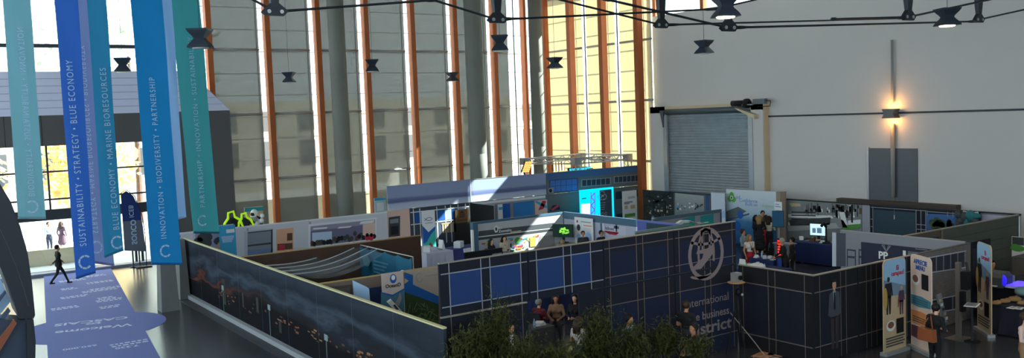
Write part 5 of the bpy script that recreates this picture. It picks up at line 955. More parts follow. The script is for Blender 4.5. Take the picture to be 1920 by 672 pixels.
def clutter(kind, x, y, z, lab, m, size=.2, grp=None):
    b = MB(); c = (x, y, z)
    if kind == 'box': b.obox((x, y), random.uniform(0, 1), size/2, size*.35, z, z+size*.6, m); b.obox((x, y), .3, size*.45, size*.05, z+size*.6, z+size*.62, white_p); return solo('carton', b, lab, 'box', grp)
    if kind == 'stack':
        for k in range(5): b.obox((x+random.uniform(-.01, .01), y), .2*k, size/2, size*.36, z+.02*k, z+.02*k+.018, m)
        return solo('brochure_stack', b, lab, 'brochures', grp)
    if kind == 'bottle': b.lathe([(.035, 0), (.035, .15), (.015, .2), (.015, .24)], c, m, 10); return solo('bottle', b, lab, 'bottle', grp)
    if kind == 'holder': b.prism([(x, y-size/2, z), (x+size*.5, y-size/2, z), (x+size*.25, y-size/2, z+size*1.2), (x+size*.2, y-size/2, z+size*1.2)], (0, size, 0), m); b.box(x-.03, x+.02, y-size/2, y+size/2, z, z+.05, grey_p); return solo('leaflet_holder', b, lab, 'holder', grp)
    if kind == 'bag':
        b.rings([[(x+r*1.3*math.cos(t_)*size*(1+.08*math.sin(3*t_)), y+r*math.sin(t_)*size, z+h*size) for t_ in np.linspace(0, 2*PI, 15)[:-1]] for r, h in ((.6, 0), (1, .15), (1.05, .4), (.8, .7), (.4, .82))], m); b.tube([(x-size*.5, y, z+size*.6), (x-size*.2, y-.05, z+size*1.0), (x+size*.3, y-.05, z+size*.95), (x+size*.5, y, z+size*.6)], .015, m, 6); return solo('straw_bag', b, lab, 'bag', grp, smooth=True)
    if kind == 'tray': b.obox((x, y), .2, size/2, size*.35, z, z+.02, m); b.obox((x, y), .2, size/2-.02, size*.35-.02, z+.02, z+.03, grey_p); return solo('paper_tray', b, lab, 'tray', grp)
clutter('box', 18.5, 33.8, .9, 'white carton at the left of the lavender white table', white_p, .4); clutter('holder', 19.2, 33.9, .9, 'white leaflet holder on the sunlit table', white_p, .35); clutter('box', 20.1, 33.8, .9, 'sunlit white carton on the violet navy table', white_p, .45)
def chair(x, y, rot, m, lab, grp=None):
    t = thing('visitor_chair', lab, 'chair', (x, y, 0), grp); ca, sa = math.cos(rot), math.sin(rot); T = lambda a, c, z: (x+a*ca-c*sa, y+a*sa+c*ca, z)
    b = MB(); b.hull8([T(*q) for q in ((-.23, -.22, .43), (.23, -.22, .43), (.23, .22, .43), (-.23, .22, .43), (-.23, -.22, .48), (.23, -.22, .48), (.23, .22, .48), (-.23, .22, .48))], m); b.build('seat', t)
    b = MB(); b.hull8([T(*q) for q in ((-.22, .2, .55), (.22, .2, .55), (.22, .24, .55), (-.22, .24, .55), (-.2, .27, .92), (.2, .27, .92), (.2, .31, .92), (-.2, .31, .92))], m); b.build('backrest', t)
    for a, c in ((-.2, -.19), (.2, -.19), (.2, .22), (-.2, .22)): l = MB(); l.tube([T(a, c, .002), T(a, c, .43 if c < 0 else .6)], .014, steel, 6); l.build('leg', t)
    return t
chair(20.2, 32.9, .2, white_p, 'white chair before the violet navy table'); 
# laptops before the two women
table(19.45, 21.1, 29.0, 29.6, .95, navy_cloth, 'navy-clothed table with two grey laptops before the poster wall')
for k, x in enumerate((928, 948)):
    p = at_y(x, 470, 29.2); t = thing('laptop', ('grey laptop before the curly-haired woman', 'grey laptop before the long-haired woman')[k], 'laptop', (p[0], 29.25, .95), 'grey laptops by the poster wall'); gs = M('laptop_grey', (150, 154, 164), .5)
    b = MB(); b.box(p[0]-.22, p[0]+.22, 29.15, 29.45, .952, .975, gs); b.build('keyboard_base', t); b = MB(); b.hull8([(p[0]-.22, 29.14, .975), (p[0]+.22, 29.14, .975), (p[0]+.22, 29.16, .975), (p[0]-.22, 29.16, .975), (p[0]-.22, 29.04, 1.27), (p[0]+.22, 29.04, 1.27), (p[0]+.22, 29.06, 1.27), (p[0]-.22, 29.06, 1.27)], gs); b.build('lid', t)
table(30.9, 31.9, 20.6, 24.7, .85, navy_cloth, 'long navy-clothed table in front of the marina photo')
rg = random.Random(9); mm = [white_p, dgrey_p, grey_p, brown_p, sand_p, slate]
for k in range(11): clutter(rg.choice(['stack', 'box', 'tray']), 31.2+rg.uniform(0, .5), 24.4-k*.2, .85, f'{["small","low","pale","dark","flat","narrow","squat","mixed","grey","tan","plain"][k]} item of the row on the navy table, {ordi[k] if k < 9 else ["tenth","last"][k-9]} from the left', mm[k % 6], rg.uniform(.2, .32), 'things along the navy table')
p = at_z(1534, 444, .86); monitor((31.5, at_x(1534, 440, 31.5)[1], 1.1), -PI/2+.25, .7, .52, M('screen_white', (210, 232, 240), .3, emit=(190, 225, 235), es=.55), 'bright white monitor on the long navy table', decal=lambda P: (P.rect(.1, P.z0+.1, .25, P.z0+.3, pale_blue, 2), P.rect(.3, P.z0+.1, .5, P.z0+.32, pale_blue, 2)))
q = at_x(1549, 445, 31.3); t = thing('desk_lamp', 'black microscope-like stand right of the white monitor', 'instrument', (31.3, q[1], .85)); b = MB(); b.lathe([(.16, .0), (.16, .05), (.04, .07), (.035, .75)], (31.3, q[1], .852), black, 12); b.build('base', t); b = MB(); b.tube([(31.3, q[1], 1.55), (31.15, q[1], 1.7), (31.0, q[1], 1.6)], .06, black, 8); b.build('head', t, True)
t = thing('potted_plant', 'small dark potted plant at the right end of the navy table', 'plant', (31.35, 22.35, .85)); b = MB(); b.lathe([(.1, 0), (.14, .2), (.12, .2)], (31.35, 22.35, .852), dgrey_p, 12); b.build('pot', t); b = MB()
lg = M('dull_leaf', (62, 74, 56), .7)
for k in range(60): a = rg.uniform(0, 6.28); e_ = rg.uniform(.1, 1.3); d = np.array([math.cos(a)*math.cos(e_), math.sin(a)*math.cos(e_), math.sin(e_)]); o_ = np.array([31.35, 22.35, 1.05]); s_ = np.cross(d, [0, 0, 1])*.05; b.poly([o_, o_+d*.15+s_, o_+d*.34, o_+d*.15-s_], lg)
b.build('foliage', t)
table(26.5, 27.4, 21.8, 22.9, .85, navy_cloth, 'navy-clothed counter behind the woman in the white top')
table(24.3, 25.7, 20.3, 21.8, .85, navy_cloth, 'navy-clothed table with white giveaways behind the dark corner booth')
for k in range(7): clutter(('stack', 'bottle', 'tray', 'box', 'stack', 'bottle', 'tray')[k], 26.7+.15*(k % 3), 22.75-k*.13, .85, f'{["white","clear","paper","little","pale","slim","flat"][k]} handout on the counter behind the white top, {ordi[k]} from the left', [white_p, pale_blue, white_p, lav_p, white_p, slate, white_p][k], .2, 'handouts on the navy counter')
for k in range(7): clutter(('holder', 'box', 'box', 'bag', 'tray', 'bottle', 'stack')[k], 24.6+.17*(k % 2), 21.65-k*.18, .85, f'{["white","green","boxy","soft","flat","slim","thick"][k]} giveaway on the front navy table, {ordi[k]} from the left', [white_p, green_p, white_p, white_p, white_p, pale_blue, white_p][k], .26, 'giveaways on the front navy table')
p = at_x(1461, 464, 28.6); t = thing('led_sign', 'upright red glowing message sign behind the grey-haired man', 'sign', (28.6, p[1], 0)); b = MB(); b.box(28.6, 28.68, p[1]-.1, p[1]+.1, p[2]-.5, p[2]+.35, black); b.box(28.57, 28.73, p[1]-.2, p[1]+.2, .002, .03, black); b.tube([(28.64, p[1], .03), (28.64, p[1], p[2]-.5)], .03, black, 8); b.build('housing', t)
b = MB(); le = M('red_led', (255, 60, 50), .3, emit=(255, 40, 35), es=1.6)
for k in range(7):
    for j in range(3): b.box(28.585, 28.599, p[1]-.08+.055*j, p[1]-.045+.055*j, p[2]-.45+.11*k, p[2]-.38+.11*k-(.03 if (k+j) % 3 == 0 else 0), le)
b.build('led_face', t)
b = MB(); b.box(28.9, 29.3, 23.0, 23.7, .003, 1.05, M('counter_grey', (120, 124, 132), .5)); b.box(28.85, 29.35, 22.95, 23.75, 1.05, 1.09, grey_p); solo('display_counter', b, 'grey upright counter behind the red sign', 'counter')
# surf banners by the right booth
def surf(axy, bx_, wd, h, lab, kind, pl=0.0):
    A = at_z(*axy, h); best = min(np.linspace(-PI, 0, 400), key=lambda th: abs(proj((A[0]+wd*math.cos(th), A[1]+wd*math.sin(th), h))[0]-bx_) + (50 if th < -PI/2-1.2 else 0))
    B_ = A+np.array([math.cos(best), math.sin(best), 0])*wd
    return rollup(A, B_, 0.0, h, sand_p if kind != 'menu' else M('beige_menu', (216, 190, 176), .6), lab, name='surf_banner', base=True, th=.03, rnd=.14)
def surfprint(w, dark=1.0):
    P = w.P; W = P.w; H = P.z1
    sk = M('surf_sky', (150, 188, 222), .6); P.poly([(.01, H*.62), (W-.01, H*.62), (W-.01, H-.16), (W-.06, H-.06), (W-.14, H-.01), (.14, H-.01), (.06, H-.06), (.01, H-.16)], sk, 1); P.poly([(.01, H*.62), (W-.01, H*.6), (W-.01, H*.69), (.01, H*.8)], M('surf_hill', (120, 140, 160), .7), 2)
    u, v = W*.62, H*.86; P.text('Ei', u, v+.1, .17, red_p, w.t, bold=.03); P.text('carapau!', u, v-.04, .17, red_p, w.t, bold=.02)
    def surfer(u, top, h, suit, sk_):
        P.disc(u, top-.06*h, .06*h, .07*h, sk_, 5); P.poly([(u-.14*h, top-.16*h), (u+.14*h, top-.16*h), (u+.12*h, top-.55*h), (u-.12*h, top-.55*h)], suit, 4)
        for s_ in (-1, 1): P.poly([(u+s_*.12*h, top-.5*h), (u, top-.5*h), (u+s_*.03*h, top-.98*h), (u+s_*.09*h, top-.98*h)], suit, 4); P.poly([(u+s_*.14*h, top-.17*h), (u+s_*.2*h, top-.5*h), (u+s_*.15*h, top-.5*h), (u+s_*.1*h, top-.2*h)], suit, 4)
    surfer(W*.2, H*.82, 1.0, M('wetsuit', (34, 36, 42), .6), M('dark_skin_print', (60, 46, 40), .6)); P.poly([(W*.06+.1*math.cos(t_)-.01, H*.6+.3*math.sin(t_)) for t_ in np.linspace(0, 2*PI, 14)[:-1]], M('surfboard_yellow', (186, 150, 84), .6), 6)
    surfer(W*.78, H*.70, .78, M('rash_vest', (84, 60, 84), .6), skin_p); P.poly([(W*.6, H*.48), (W*.64, H*.48), (W*.68, H*.6), (W*.64, H*.6)], M('rash_red', (150, 60, 60), .6), 6)
    P.disc(W*.3, H*.3, .2, .14, white_p, 3); P.disc(W*.3, H*.31, .14, .09, M('dish_brown', (130, 86, 66), .6), 4); P.poly([(W*.55, H*.2), (W*.88, H*.2), (W*.88, H*.36), (W*.55, H*.36)], black_p, 3)
    for k in range(4): P.rect(W*.08, H*(.165-.028*k), W*(.92-.06*(k % 2)), H*(.18-.028*k), dgrey_p, 3)
w = surf((1656, 490), 1698, 1.0, 2.5, 'tall surf banner with rounded top, nearest the suited man print', 'surf'); surfprint(w); w.done('printed_sheet')
w = surf((1707, 475), 1746, 1.0, 2.55, 'tall menu banner with blue heading and colour stripes', 'menu'); P = w.P; W, H = P.w, P.z1
P.text('APRECIE', W*.5, H*.93, .17, deep_blue, w.t, bold=.03); P.text('MENU', W*.5, H*.87, .16, deep_blue, w.t, bold=.03)
P.disc(W*.26, H*.74, .2, .15, white_p, 3); P.disc(W*.26, H*.75, .14, .1, MATS['dish_brown'], 4); P.rect(W*.55, H*.66, W*.88, H*.82, black_p, 3)
for v0, v1, m in ((.56, .47, M('stripe_sea', (70, 134, 156), .6)), (.40, .28, M('stripe_orange', (214, 140, 84), .6)), (.24, .13, M('stripe_plum', (110, 66, 80), .6))):
    P.poly([(.02, H*v1), (W*.4, H*(v1-.01)), (W-.02, H*(v1+.015)), (W-.02, H*v0), (W*.55, H*(v0+.02)), (.02, H*(v0+.01))], m, 2)
    for k in range(3): P.rect(W*.1, H*(v1+.02+.022*k), W*.85, H*(v1+.03+.022*k), dgrey_p if m is not MATS['stripe_sea'] else slate, 3)
w.done('printed_sheet')
w = surf((1832, 452), 1858, 1.0, 2.55, 'tall surf banner standing alone at the far side of the stone wall', 'surf'); surfprint(w); w.done('printed_sheet')
# post with a device in front of the stone wall
p = at_z(1797, 493, 2.0); p = (23.6, 13.2, 0); q = at_y(1797, 492, 13.2); t = thing('monitor_stand', 'tall grey stand with a dark tilted device before the stone wall', 'stand', (q[0], 13.2, 0)); b = MB(); b.box(q[0]-.06, q[0]+.06, 13.14, 13.26, .02, q[2], M('stand_grey', (112, 104, 100), .5)); b.box(q[0]-.3, q[0]+.3, 12.95, 13.45, .002, .02, MATS['stand_grey']); b.build('post', t)
b = MB(); b.box(q[0]-.02, q[0]+.2, 12.95, 13.13, q[2]-.75, q[2]-.25, black); b.hull8([(q[0]+.18, 13.0, q[2]-.4), (q[0]+.3, 13.0, q[2]-.5), (q[0]+.3, 13.05, q[2]-.5), (q[0]+.18, 13.05, q[2]-.4), (q[0]+.05, 13.0, q[2]+.0), (q[0]+.1, 13.0, q[2]+.02), (q[0]+.1, 13.05, q[2]+.02), (q[0]+.05, 13.05, q[2]+.0)], dgrey_p); b.box(q[0]-.1, q[0]+.06, 13.02, 13.12, q[2]-1.35, q[2]-.8, black); b.build('device', t)
b = MB(); b.obox((q[0]-.05, 12.8), .3, .26, .16, 1.0, 1.02, white_p); b.obox((q[0]-.05, 12.8), .3, .22, .13, 1.021, 1.024, grey_p); b.tube([(q[0]-.05, 12.8, .02), (q[0]-.05, 12.8, 1.0)], .03, rod_mat, 8); b.lathe([(.2, .002), (.2, .02)], (q[0]-.05, 12.8, 0), black, 12); solo('leaflet_stand', b, 'white leaflet tray on a thin post before the man with the brown bag', 'stand')
b = MB(); A = at_y(1761, 560, 13.7); b.hull8([A+np.array(v) for v in ((-.1, 0, .1), (.12, 0, .12), (.5, .05, -.75), (.3, .05, -.8), (-.1, .05, .1), (.12, .05, .12), (.5, .1, -.75), (.3, .1, -.8))], grey_p); b.tube([A+np.array((.1, .1, -.2)), (A[0]+.1, 13.9, .01)], .02, rod_mat, 6)
for k in range(5): b.box(A[0]-.02+.08*k, A[0]+.1+.08*k, A[1]-.01, A[1]-.004, A[2]-.1-.14*k, A[2]-.02-.14*k, [sand_p, white_p, dgrey_p][k % 3])
solo('magazine_rack', b, 'slanted grey magazine rack leaning before the stone wall', 'rack')
# tables at the far right with bags and devices
table(24.9, 28.5, 11.4, 12.9, .85, black_cloth, 'black-clothed table with straw bags at the right edge')
table(27.0, 31.0, 12.98, 14.0, 1.0, black_cloth, 'black-clothed table with printer and blue glow at the right edge')
straw = M('straw', (150, 116, 76), .8, var=.15)
for k, (x, y, s_) in enumerate(((1868, 571, .12), (1884, 568, .13), (1902, 565, .16), (1916, 571, .11))): p = at_z(x, y, .86); clutter('bag', p[0], p[1], .86, ('flat straw bag nearest the surf banner', 'straw bag second from the surf banner', 'biggest straw bag on the black table', 'straw bag at the right edge of the black table')[k], straw, s_, 'straw bags')
for k, (x, y) in enumerate(((1899, 577), (1911, 578))): p = at_z(x, y, .87); b = MB(); b.obox((p[0], p[1]), .2*k, .16, .1, .86, .868, white_p); b.obox((p[0], p[1]), .2*k, .1, .04, .869, .871, grey_p); solo('price_card', b, ('white card before the biggest straw bag', 'white card at the right edge of the black table')[k], 'card', 'price cards')
p = at_z(1917, 556, .86); b = MB(); b.ball((p[0], p[1], 1.0), (.25, .2, .14), M('aqua_cloth', (120, 150, 150), .8), 10, 7); b.ball((p[0]+.2, p[1]+.1, .98), (.2, .2, .12), MATS['aqua_cloth'], 10, 7); solo('folded_cloth', b, 'pale aqua folded cloth behind the straw bags', 'cloth', smooth=True)
b = MB(); p = at_z(1868, 535, 1.02); b.box(p[0]-.3, p[0]+.35, p[1]-.3, p[1]+.3, 1.0, 1.3, dgrey_p); b.hull8([(p[0]-.3, p[1]-.3, 1.3), (p[0]+.35, p[1]-.3, 1.3), (p[0]+.35, p[1]+.3, 1.3), (p[0]-.3, p[1]+.3, 1.3), (p[0]-.2, p[1]-.25, 1.42), (p[0]+.3, p[1]-.25, 1.42), (p[0]+.3, p[1]+.3, 1.42), (p[0]-.2, p[1]+.3, 1.42)], M('printer_grey', (80, 80, 84), .5)); b.box(p[0]-.42, p[0]-.31, p[1]-.2, p[1]+.2, 1.05, 1.07, white_p); solo('printer', b, 'dark grey printer beside the seated man at the right', 'printer')
clutter('holder', p[0]-.55, p[1]+.1, 1.0, 'white upright card left of the dark printer', white_p, .3); clutter('box', p[0]+.7, p[1], 1.0, 'grey device right of the dark printer', grey_p, .35)
p = at_z(1912, 536, 1.02); t = thing('glow_box', 'shallow box glowing violet blue on the rear black table', 'light box', (p[0], p[1], 1.0)); b = MB(); b.box(p[0]-.45, p[0]+.5, p[1]-.3, p[1]+.3, 1.0, 1.06, lav_p); b.build('tray', t)
b = MB(); b.box(p[0]-.4, p[0]+.45, p[1]-.25, p[1]+.25, 1.061, 1.07, M('violet_led', (80, 70, 250), .3, emit=(60, 40, 255), es=1.6)); b.build('glow_panel', t)
b = MB(); b.ball((p[0]-.5, p[1]+.3, 1.2), (.16, .16, .2), M('blue_glow', (40, 40, 230), .3, emit=(30, 20, 240), es=.9), 12, 8); b.lathe([(.08, 0), (.08, .05)], (p[0]-.5, p[1]+.3, 1.0), black, 10); solo('glow_globe', b, 'dark blue glowing globe behind the violet light box', 'lamp', smooth=True)
p = at_x(1900, 500, 30.5); b = MB(); b.box(30.5, 31.5, 13.1+1.1, 15.2, .003, at_x(1890, 482, 30.5)[2], M('dark_crate', (74, 70, 68), .6, var=.1)); b.box(30.45, 30.499, 14.3, 15.1, .1, 1.2, M('crate_front', (92, 88, 84), .6)); solo('dark_cabinet', b, 'dark wooden cabinet under the pale panel at the right edge', 'cabinet')
w = rollup((32.6, at_x(1897, 465, 32.6)[1]), (32.6, at_x(1921, 465, 32.6)[1]), 0, at_x(1905, 444, 32.6)[2], white_p, 'white poster with a dark top and a green leaf at the right edge', name='poster_stand'); P = w.P; P.rect(.02, P.z1-.3, P.w-.02, P.z1-.02, dgrey_p, 2); P.disc(*P.px(1908, 466), .25, .12, green_p, 3); P.disc(*P.px(1904, 463), .15, .1, green_p, 4); w.done('printed_sheet')
# tripod with a projector near the lettered wall
cxy = (18.45, 16.2); hz_ = at_y(1380, 523, 16.2); t = thing('tripod', 'black tripod with a steel device on a tan plate in the dark corner', 'tripod', (hz_[0], 16.2, 0)); X0 = hz_[0]; Z0 = hz_[2]-.12
for k in range(3): a = 2*PI*k/3+.5; b = MB(); b.tube([(X0, 16.2, Z0-.5), (X0+.3*math.cos(a), 16.2+.3*math.sin(a), .01)], .022, black, 7); b.build('leg', t)
b = MB(); b.tube([(X0, 16.2, Z0-.9), (X0, 16.2, Z0)], .035, black, 8); b.build('column', t); b = MB(); b.lathe([(.2, 0), (.24, .02), (.2, .04)], (X0, 16.2, Z0), M('tan_plate', (176, 140, 104), .6), 16); b.build('plate', t)
b = MB(); b.box(X0-.1, X0+.12, 16.1, 16.3, Z0+.041, Z0+.28, steel); b.tube([(X0+.01, 16.08, Z0+.16), (X0+.01, 16.02, Z0+.16)], .06, black, 10); b.build('device', t); b = MB(); b.ball((X0-.02, 16.1, Z0-.22), (.09, .08, .1), black, 10, 7); b.ball((X0+.06, 16.05, Z0-.3), (.05, .03, .04), steel, 8, 6); b.build('camera', t, True)
b = MB(); g = at_x(1395, 585, 18.6); b.tube([(18.1, 16.35, 1.1), (18.25, 16.1, .75), (18.4, 15.8, .35), (18.45, 15.5, .02), (18.2, 15.3, .012), (17.9, 15.5, .012), (18.3, 15.7, .012), (18.6, 15.2, .012), (18.5, 14.9, .012)], .014, M('pale_cable', (150, 146, 140), .6), 6); solo('loose_cable', b, 'pale cable falling from the tripod and looping on the dark floor', 'cable')
for k, (x, y, r) in enumerate(((1433, 666, .2), (1458, 662, .35))): p = at_z(x, y, .01); b = MB(); b.obox((p[0], p[1]), r, .32, .22, .004, .012, M('tan_card', (190, 130, 96), .7)); b.obox((p[0], p[1]), r, .25, .02, .0125, .0135, sand_p); solo('tan_card', b, ('tan card lying on the dark floor, left of two', 'tan card lying on the dark floor, right of two')[k], 'card', 'tan cards on the floor')
# ------------------------------------------------------------------ people
SKIN = {'light': M('skin_light', (224, 172, 144), .55), 'tan': M('skin_tan', (190, 136, 104), .55), 'ruddy': M('skin_ruddy', (214, 140, 108), .55)}
HAIR = {'black': M('hair_black', (24, 20, 20), .5), 'brown': M('hair_brown', (58, 40, 30), .5), 'blonde': M('hair_blonde', (150, 118, 78), .5), 'grey': M('hair_grey', (150, 146, 142), .6)}
shoe = M('shoe_black', (26, 24, 26), .5); eye_m = M('eye_dark', (30, 22, 20), .3); lip = M('lip', (150, 70, 66), .5)
def rx(p, piv, a):    # lean forward (towards -y) about a pivot height
    y, z = p[1]-piv[1], p[2]-piv[2]; return Vector((p[0], piv[1]+y*math.cos(a)-z*math.sin(a), piv[2]+y*math.sin(a)+z*math.cos(a)))
def person(label, xy, face, h=1.72, sit=False, top=None, bot=None, skin='light', hair='brown', long=False, sleeve='long', skirt=None, lean=0.0, arms=None, walk=False, turn=0.0, nod=0.0, female=False, z0=0.0, extra=None, bald=False, seat=.48, grp=None):
    k = h/1.75; sk = SKIN[skin]; hm = HAIR[hair]; V = Vector; d0 = -.42 if sit else 0
    t = thing('person', label, 'person', (xy[0], xy[1], z0)); t.rotation_euler[2] = face
    zp = .93+d0*1.0; dz = zp-.93; up = lambda x, y, z: rx(V((x, y, z+dz)), V((0, 0, zp)), lean)
    sw = .175 if female else .2
    seg = []        # (a, b, ra, rb, material, flatten, fdir)
    A = seg.append
    A((up(0, 0, .90), up(0, .0, 1.02), .155, .135, bot, 1.0, None)); 
    pel, wai, che, nk = up(0, 0, .98), up(0, 0, 1.12), up(0, .0, 1.33), up(0, .01, 1.47)
    A((pel, wai, .15, .125, top, .8, (0, 1, 0))); A((wai, che, .125, .15, top, .78, (0, 1, 0))); A((up(-.09, 0, 1.3), up(.09, 0, 1.3), .115, .115, top, 1.0, None)); A((up(-sw+.03, .01, 1.41), up(sw-.03, .01, 1.41), .075, .075, top, 1.0, None)); A((che, up(0, .01, 1.44), .14, .075, top, .8, (0, 1, 0)))
    if female: 
        for s_ in (-1, 1): A((up(s_*.07, -.09, 1.29), up(s_*.07, -.1, 1.27), .06, .055, top, 1, None))
    A((up(0, .01, 1.44), up(0, -.01, 1.56), .052, .05, sk, 1, None))
    hd = up(0, -.02, 1.645); A((up(0, 0, 1.66), up(0, .015, 1.67), .088, .085, sk, 1, None)); A((up(0, -.045, 1.57), up(0, -.035, 1.63), .05, .07, sk, 1, None)); A((up(0, -.095, 1.615), up(0, -.085, 1.65), .016, .01, sk, 1, None))
    for s_ in (-1, 1): A((up(s_*.085, .01, 1.63), up(s_*.085, .015, 1.66), .015, .018, sk, 1, None))
    arms = arms or {}
    hands = []
    for s_, nm in ((-1, 'R'), (1, 'L')):
        sh = up(s_*sw, .01, 1.41); el, wr = arms.get(nm, ((s_*.25, .03, 1.13), (s_*.24, -.08, .90))); el = up(*el); wr = up(*wr)
        A((sh, el, .058, .045, top if sleeve != 'none' else sk, 1, None))
        if sleeve == 'none': A((sh, sh+(el-sh)*.12, .07, .06, top, 1, None))
        if sleeve == 'short': seg[-1] = (sh, sh+(el-sh)*.55, .062, .056, top, 1, None); A((sh+(el-sh)*.5, el, .045, .042, sk, 1, None))
        A((el, wr, .043, .03, top if sleeve == 'long' else sk, 1, None)); d = (wr-el).normalized(); A((wr, wr+d*.05, .028, .034, sk, .6, (s_, 0, 0))); hands.append((wr+d*.045, d, s_))
    for s_ in (-1, 1):
        hip = V((s_*.095, 0, .90+dz))
        if sit: kn = V((s_*.13, -.43, .50)); an = V((s_*.13, -.40, .09))
        elif walk: kn = V((s_*.09, -.16*s_-.06, .50)); an = V((s_*.08, (-.36 if s_ > 0 else .36), .10 if s_ > 0 else .17))
        else: kn = V((s_*.10, -.015, .50)); an = V((s_*.105, .03, .09))
        lm = bot if not skirt else sk
        A((hip, kn, .095, .062, lm, 1, None)); A((kn, an, .06, .042, lm, 1, None)); A((an+V((0, .03, -.045)), an+V((0, -.14, -.06)), .042, .034, shoe, 1, None))
    if skirt:
        for q in range(6): z = .95-(.95-skirt)*q/5; A((V((-.06, 0, z+dz)), V((.06, 0, z+dz)), .13+.01*q, .13+.01*q, bot, 1.0, None))
    b = MB()
    for a_, c_, ra, rb, m_, fl, fd in seg: b.cap(a_*k, c_*k, ra*k, rb*k, m_, 10, fl, fd)
    raw = bpy.data.meshes.new('body_raw'); raw.from_pydata(b.v, [], b.f); ro = bpy.data.objects.new('body_raw', raw); COL.objects.link(ro)
    md = ro.modifiers.new('r', 'REMESH'); md.mode = 'VOXEL'; md.voxel_size = .017*k; sm = ro.modifiers.new('s', 'SMOOTH'); sm.iterations = 3; sm.factor = .5
    dg = bpy.context.evaluated_depsgraph_get(); me = bpy.data.meshes.new_from_object(ro.evaluated_get(dg)); bpy.data.objects.remove(ro); bpy.data.meshes.remove(raw)
    me.materials.clear(); mats = []
    for s_ in seg:
        if s_[4] not in mats: mats.append(s_[4])
    nf = len(me.polygons); ce = np.empty(nf*3); me.polygons.foreach_get('center', ce); ce = ce.reshape(-1, 3); best = np.full(nf, 9.0); idx = np.zeros(nf, int)
    for a_, c_, ra, rb, m_, fl, fd in seg:
        a_ = np.array(a_*k); c_ = np.array(c_*k); dd = c_-a_; L2 = max(dd@dd, 1e-9); tt = np.clip((ce-a_)@dd/L2, 0, 1); dist = np.linalg.norm(ce-a_-tt[:, None]*dd, axis=1)-(ra+(rb-ra)*tt)*k*(.9 if fl < 1 else 1)
        u = dist < best; best[u] = dist[u]; idx[u] = mats.index(m_)
    hb = MB(); 
    for wr, d, s_ in hands:     # fingers and thumb, slightly curled
        wr = wr*k; side = d.cross(V((0, -1, .3))).normalized(); pn = d.cross(side).normalized()
        for q, l_ in ((-1.5, .06), (-.5, .07), (.5, .068), (1.5, .052)):
            o_ = wr+side*q*.016*k+d*.02*k; m1 = o_+d*l_*.6*k; m2 = m1+(d*.8+pn*.5).normalized()*l_*.5*k; hb.tube([o_, m1, m2], [.009*k, .0085*k, .006*k], sk, 6)
        hb.tube([wr+side*.024*k, wr+side*.045*k+d*.025*k, wr+side*.04*k+d*.055*k], [.011*k, .0095*k, .007*k], sk, 6)
    vs = [tuple(v.co) for v in me.vertices]+hb.v; n0 = len(me.vertices); fs = [tuple(p.vertices) for p in me.polygons]+[tuple(n0+q for q in f) for f in hb.f]; mi_ = list(idx)+[mats.index(sk)]*len(hb.f)
    bm_ = bpy.data.meshes.new('body'); bm_.from_pydata(vs, [], fs); bpy.data.meshes.remove(me)
    for m_ in mats: bm_.materials.append(m_)
    bm_.polygons.foreach_set('material_index', [int(q) for q in mi_]); bm_.polygons.foreach_set('use_smooth', [True]*len(fs)); bm_.update(); bo = bpy.data.objects.new('body', bm_); COL.objects.link(bo); bo.parent = t
    def child(mb, name, smooth=True):
        me = bpy.data.meshes.new(name); me.from_pydata(mb.v, [], mb.f)
        for m_ in mb.mats: me.materials.append(m_)
        me.polygons.foreach_set('material_index', mb.m); me.polygons.foreach_set('use_smooth', [smooth]*len(mb.f)); o = bpy.data.objects.new(name, me); COL.objects.link(o); o.parent = t; return o
    # hair: shell over crown and back of the skull, plus a fall of long hair
    H = MB(); c = up(0, .012, 1.668)*k; R_ = .104*k; rs = []
    for i in range(9):
        ph = PI*.5*(i/8)*1.55; row = []
        for j in range(20):
            th = 2*PI*j/20; front = max(0, -math.sin(th)); lim = 1.0-.62*front**.8 if not bald else .9-.62*front; p_ = ph*lim; o_ = V((R_*math.sin(p_)*math.cos(th)*.96, R_*math.sin(p_)*math.sin(th)*1.06, R_*math.cos(p_)*1.05))
            row.append(c+V(rx(o_, V((0, 0, 0)), lean)))
        rs.append(row)
    if bald: rs = rs[4:]
    H.rings(rs, hm, caps=not bald)
    if long:
        for q in range(5):
            a = -.6+.3*q; p0 = up(.09*math.sin(a), .03+.07*math.cos(a), 1.68)*k; p1 = up(.115*math.sin(a), .04+.08*math.cos(a), 1.54)*k; p2 = up(.13*math.sin(a), .05+.085*math.cos(a), 1.36)*k; H.tube([p0, p1, p2], [.045*k, .05*k, .028*k], hm, 8)
        for s_ in (-1, 1): H.tube([up(s_*.08, -.02, 1.72)*k, up(s_*.098, -.0, 1.6)*k, up(s_*.105, -.01, 1.42)*k], [.025*k, .035*k, .02*k], hm, 7)
    child(H, 'hair')
    E_ = MB()
    for s_ in (-1, 1): E_.ball(up(s_*.033, -.098, 1.645)*k, (.012*k, .006*k, .007*k), eye_m, 8, 5)
    child(E_, 'eyes'); L_ = MB(); L_.ball(up(0, -.098, 1.578)*k, (.024*k, .006*k, .007*k), lip, 8, 5); child(L_, 'mouth')
    if extra: extra(t, k, up, child)
    return t
def cloth(n, c): return M('cloth_'+n, c, .8, var=.1, scale=8)
blk_c, navy_c, dk_c = cloth('black', (28, 28, 32)), cloth('navy', (36, 42, 62)), cloth('charcoal', (52, 52, 58)); whc, cream_c, lb_c = cloth('white', (220, 212, 204), ), cloth('cream', (206, 192, 172)), cloth('light_blue', (150, 176, 214))
red_c, jean = cloth('red', (170, 36, 52)), cloth('denim', (48, 58, 84))
pz = lambda x, y, h: at_z(x, y, h)[:2]
TOCAM = lambda xy: math.atan2(-xy[0], xy[1])   # facing angle so the front (-y) looks at the camera
def P_(label, x, y, h, turn=0, **kw):
    hh = h if not kw.get('sit') else h+.42; xy = at_z(x, y, h)[:2]; return person(label, xy, TOCAM(xy)+turn, hh, **kw)
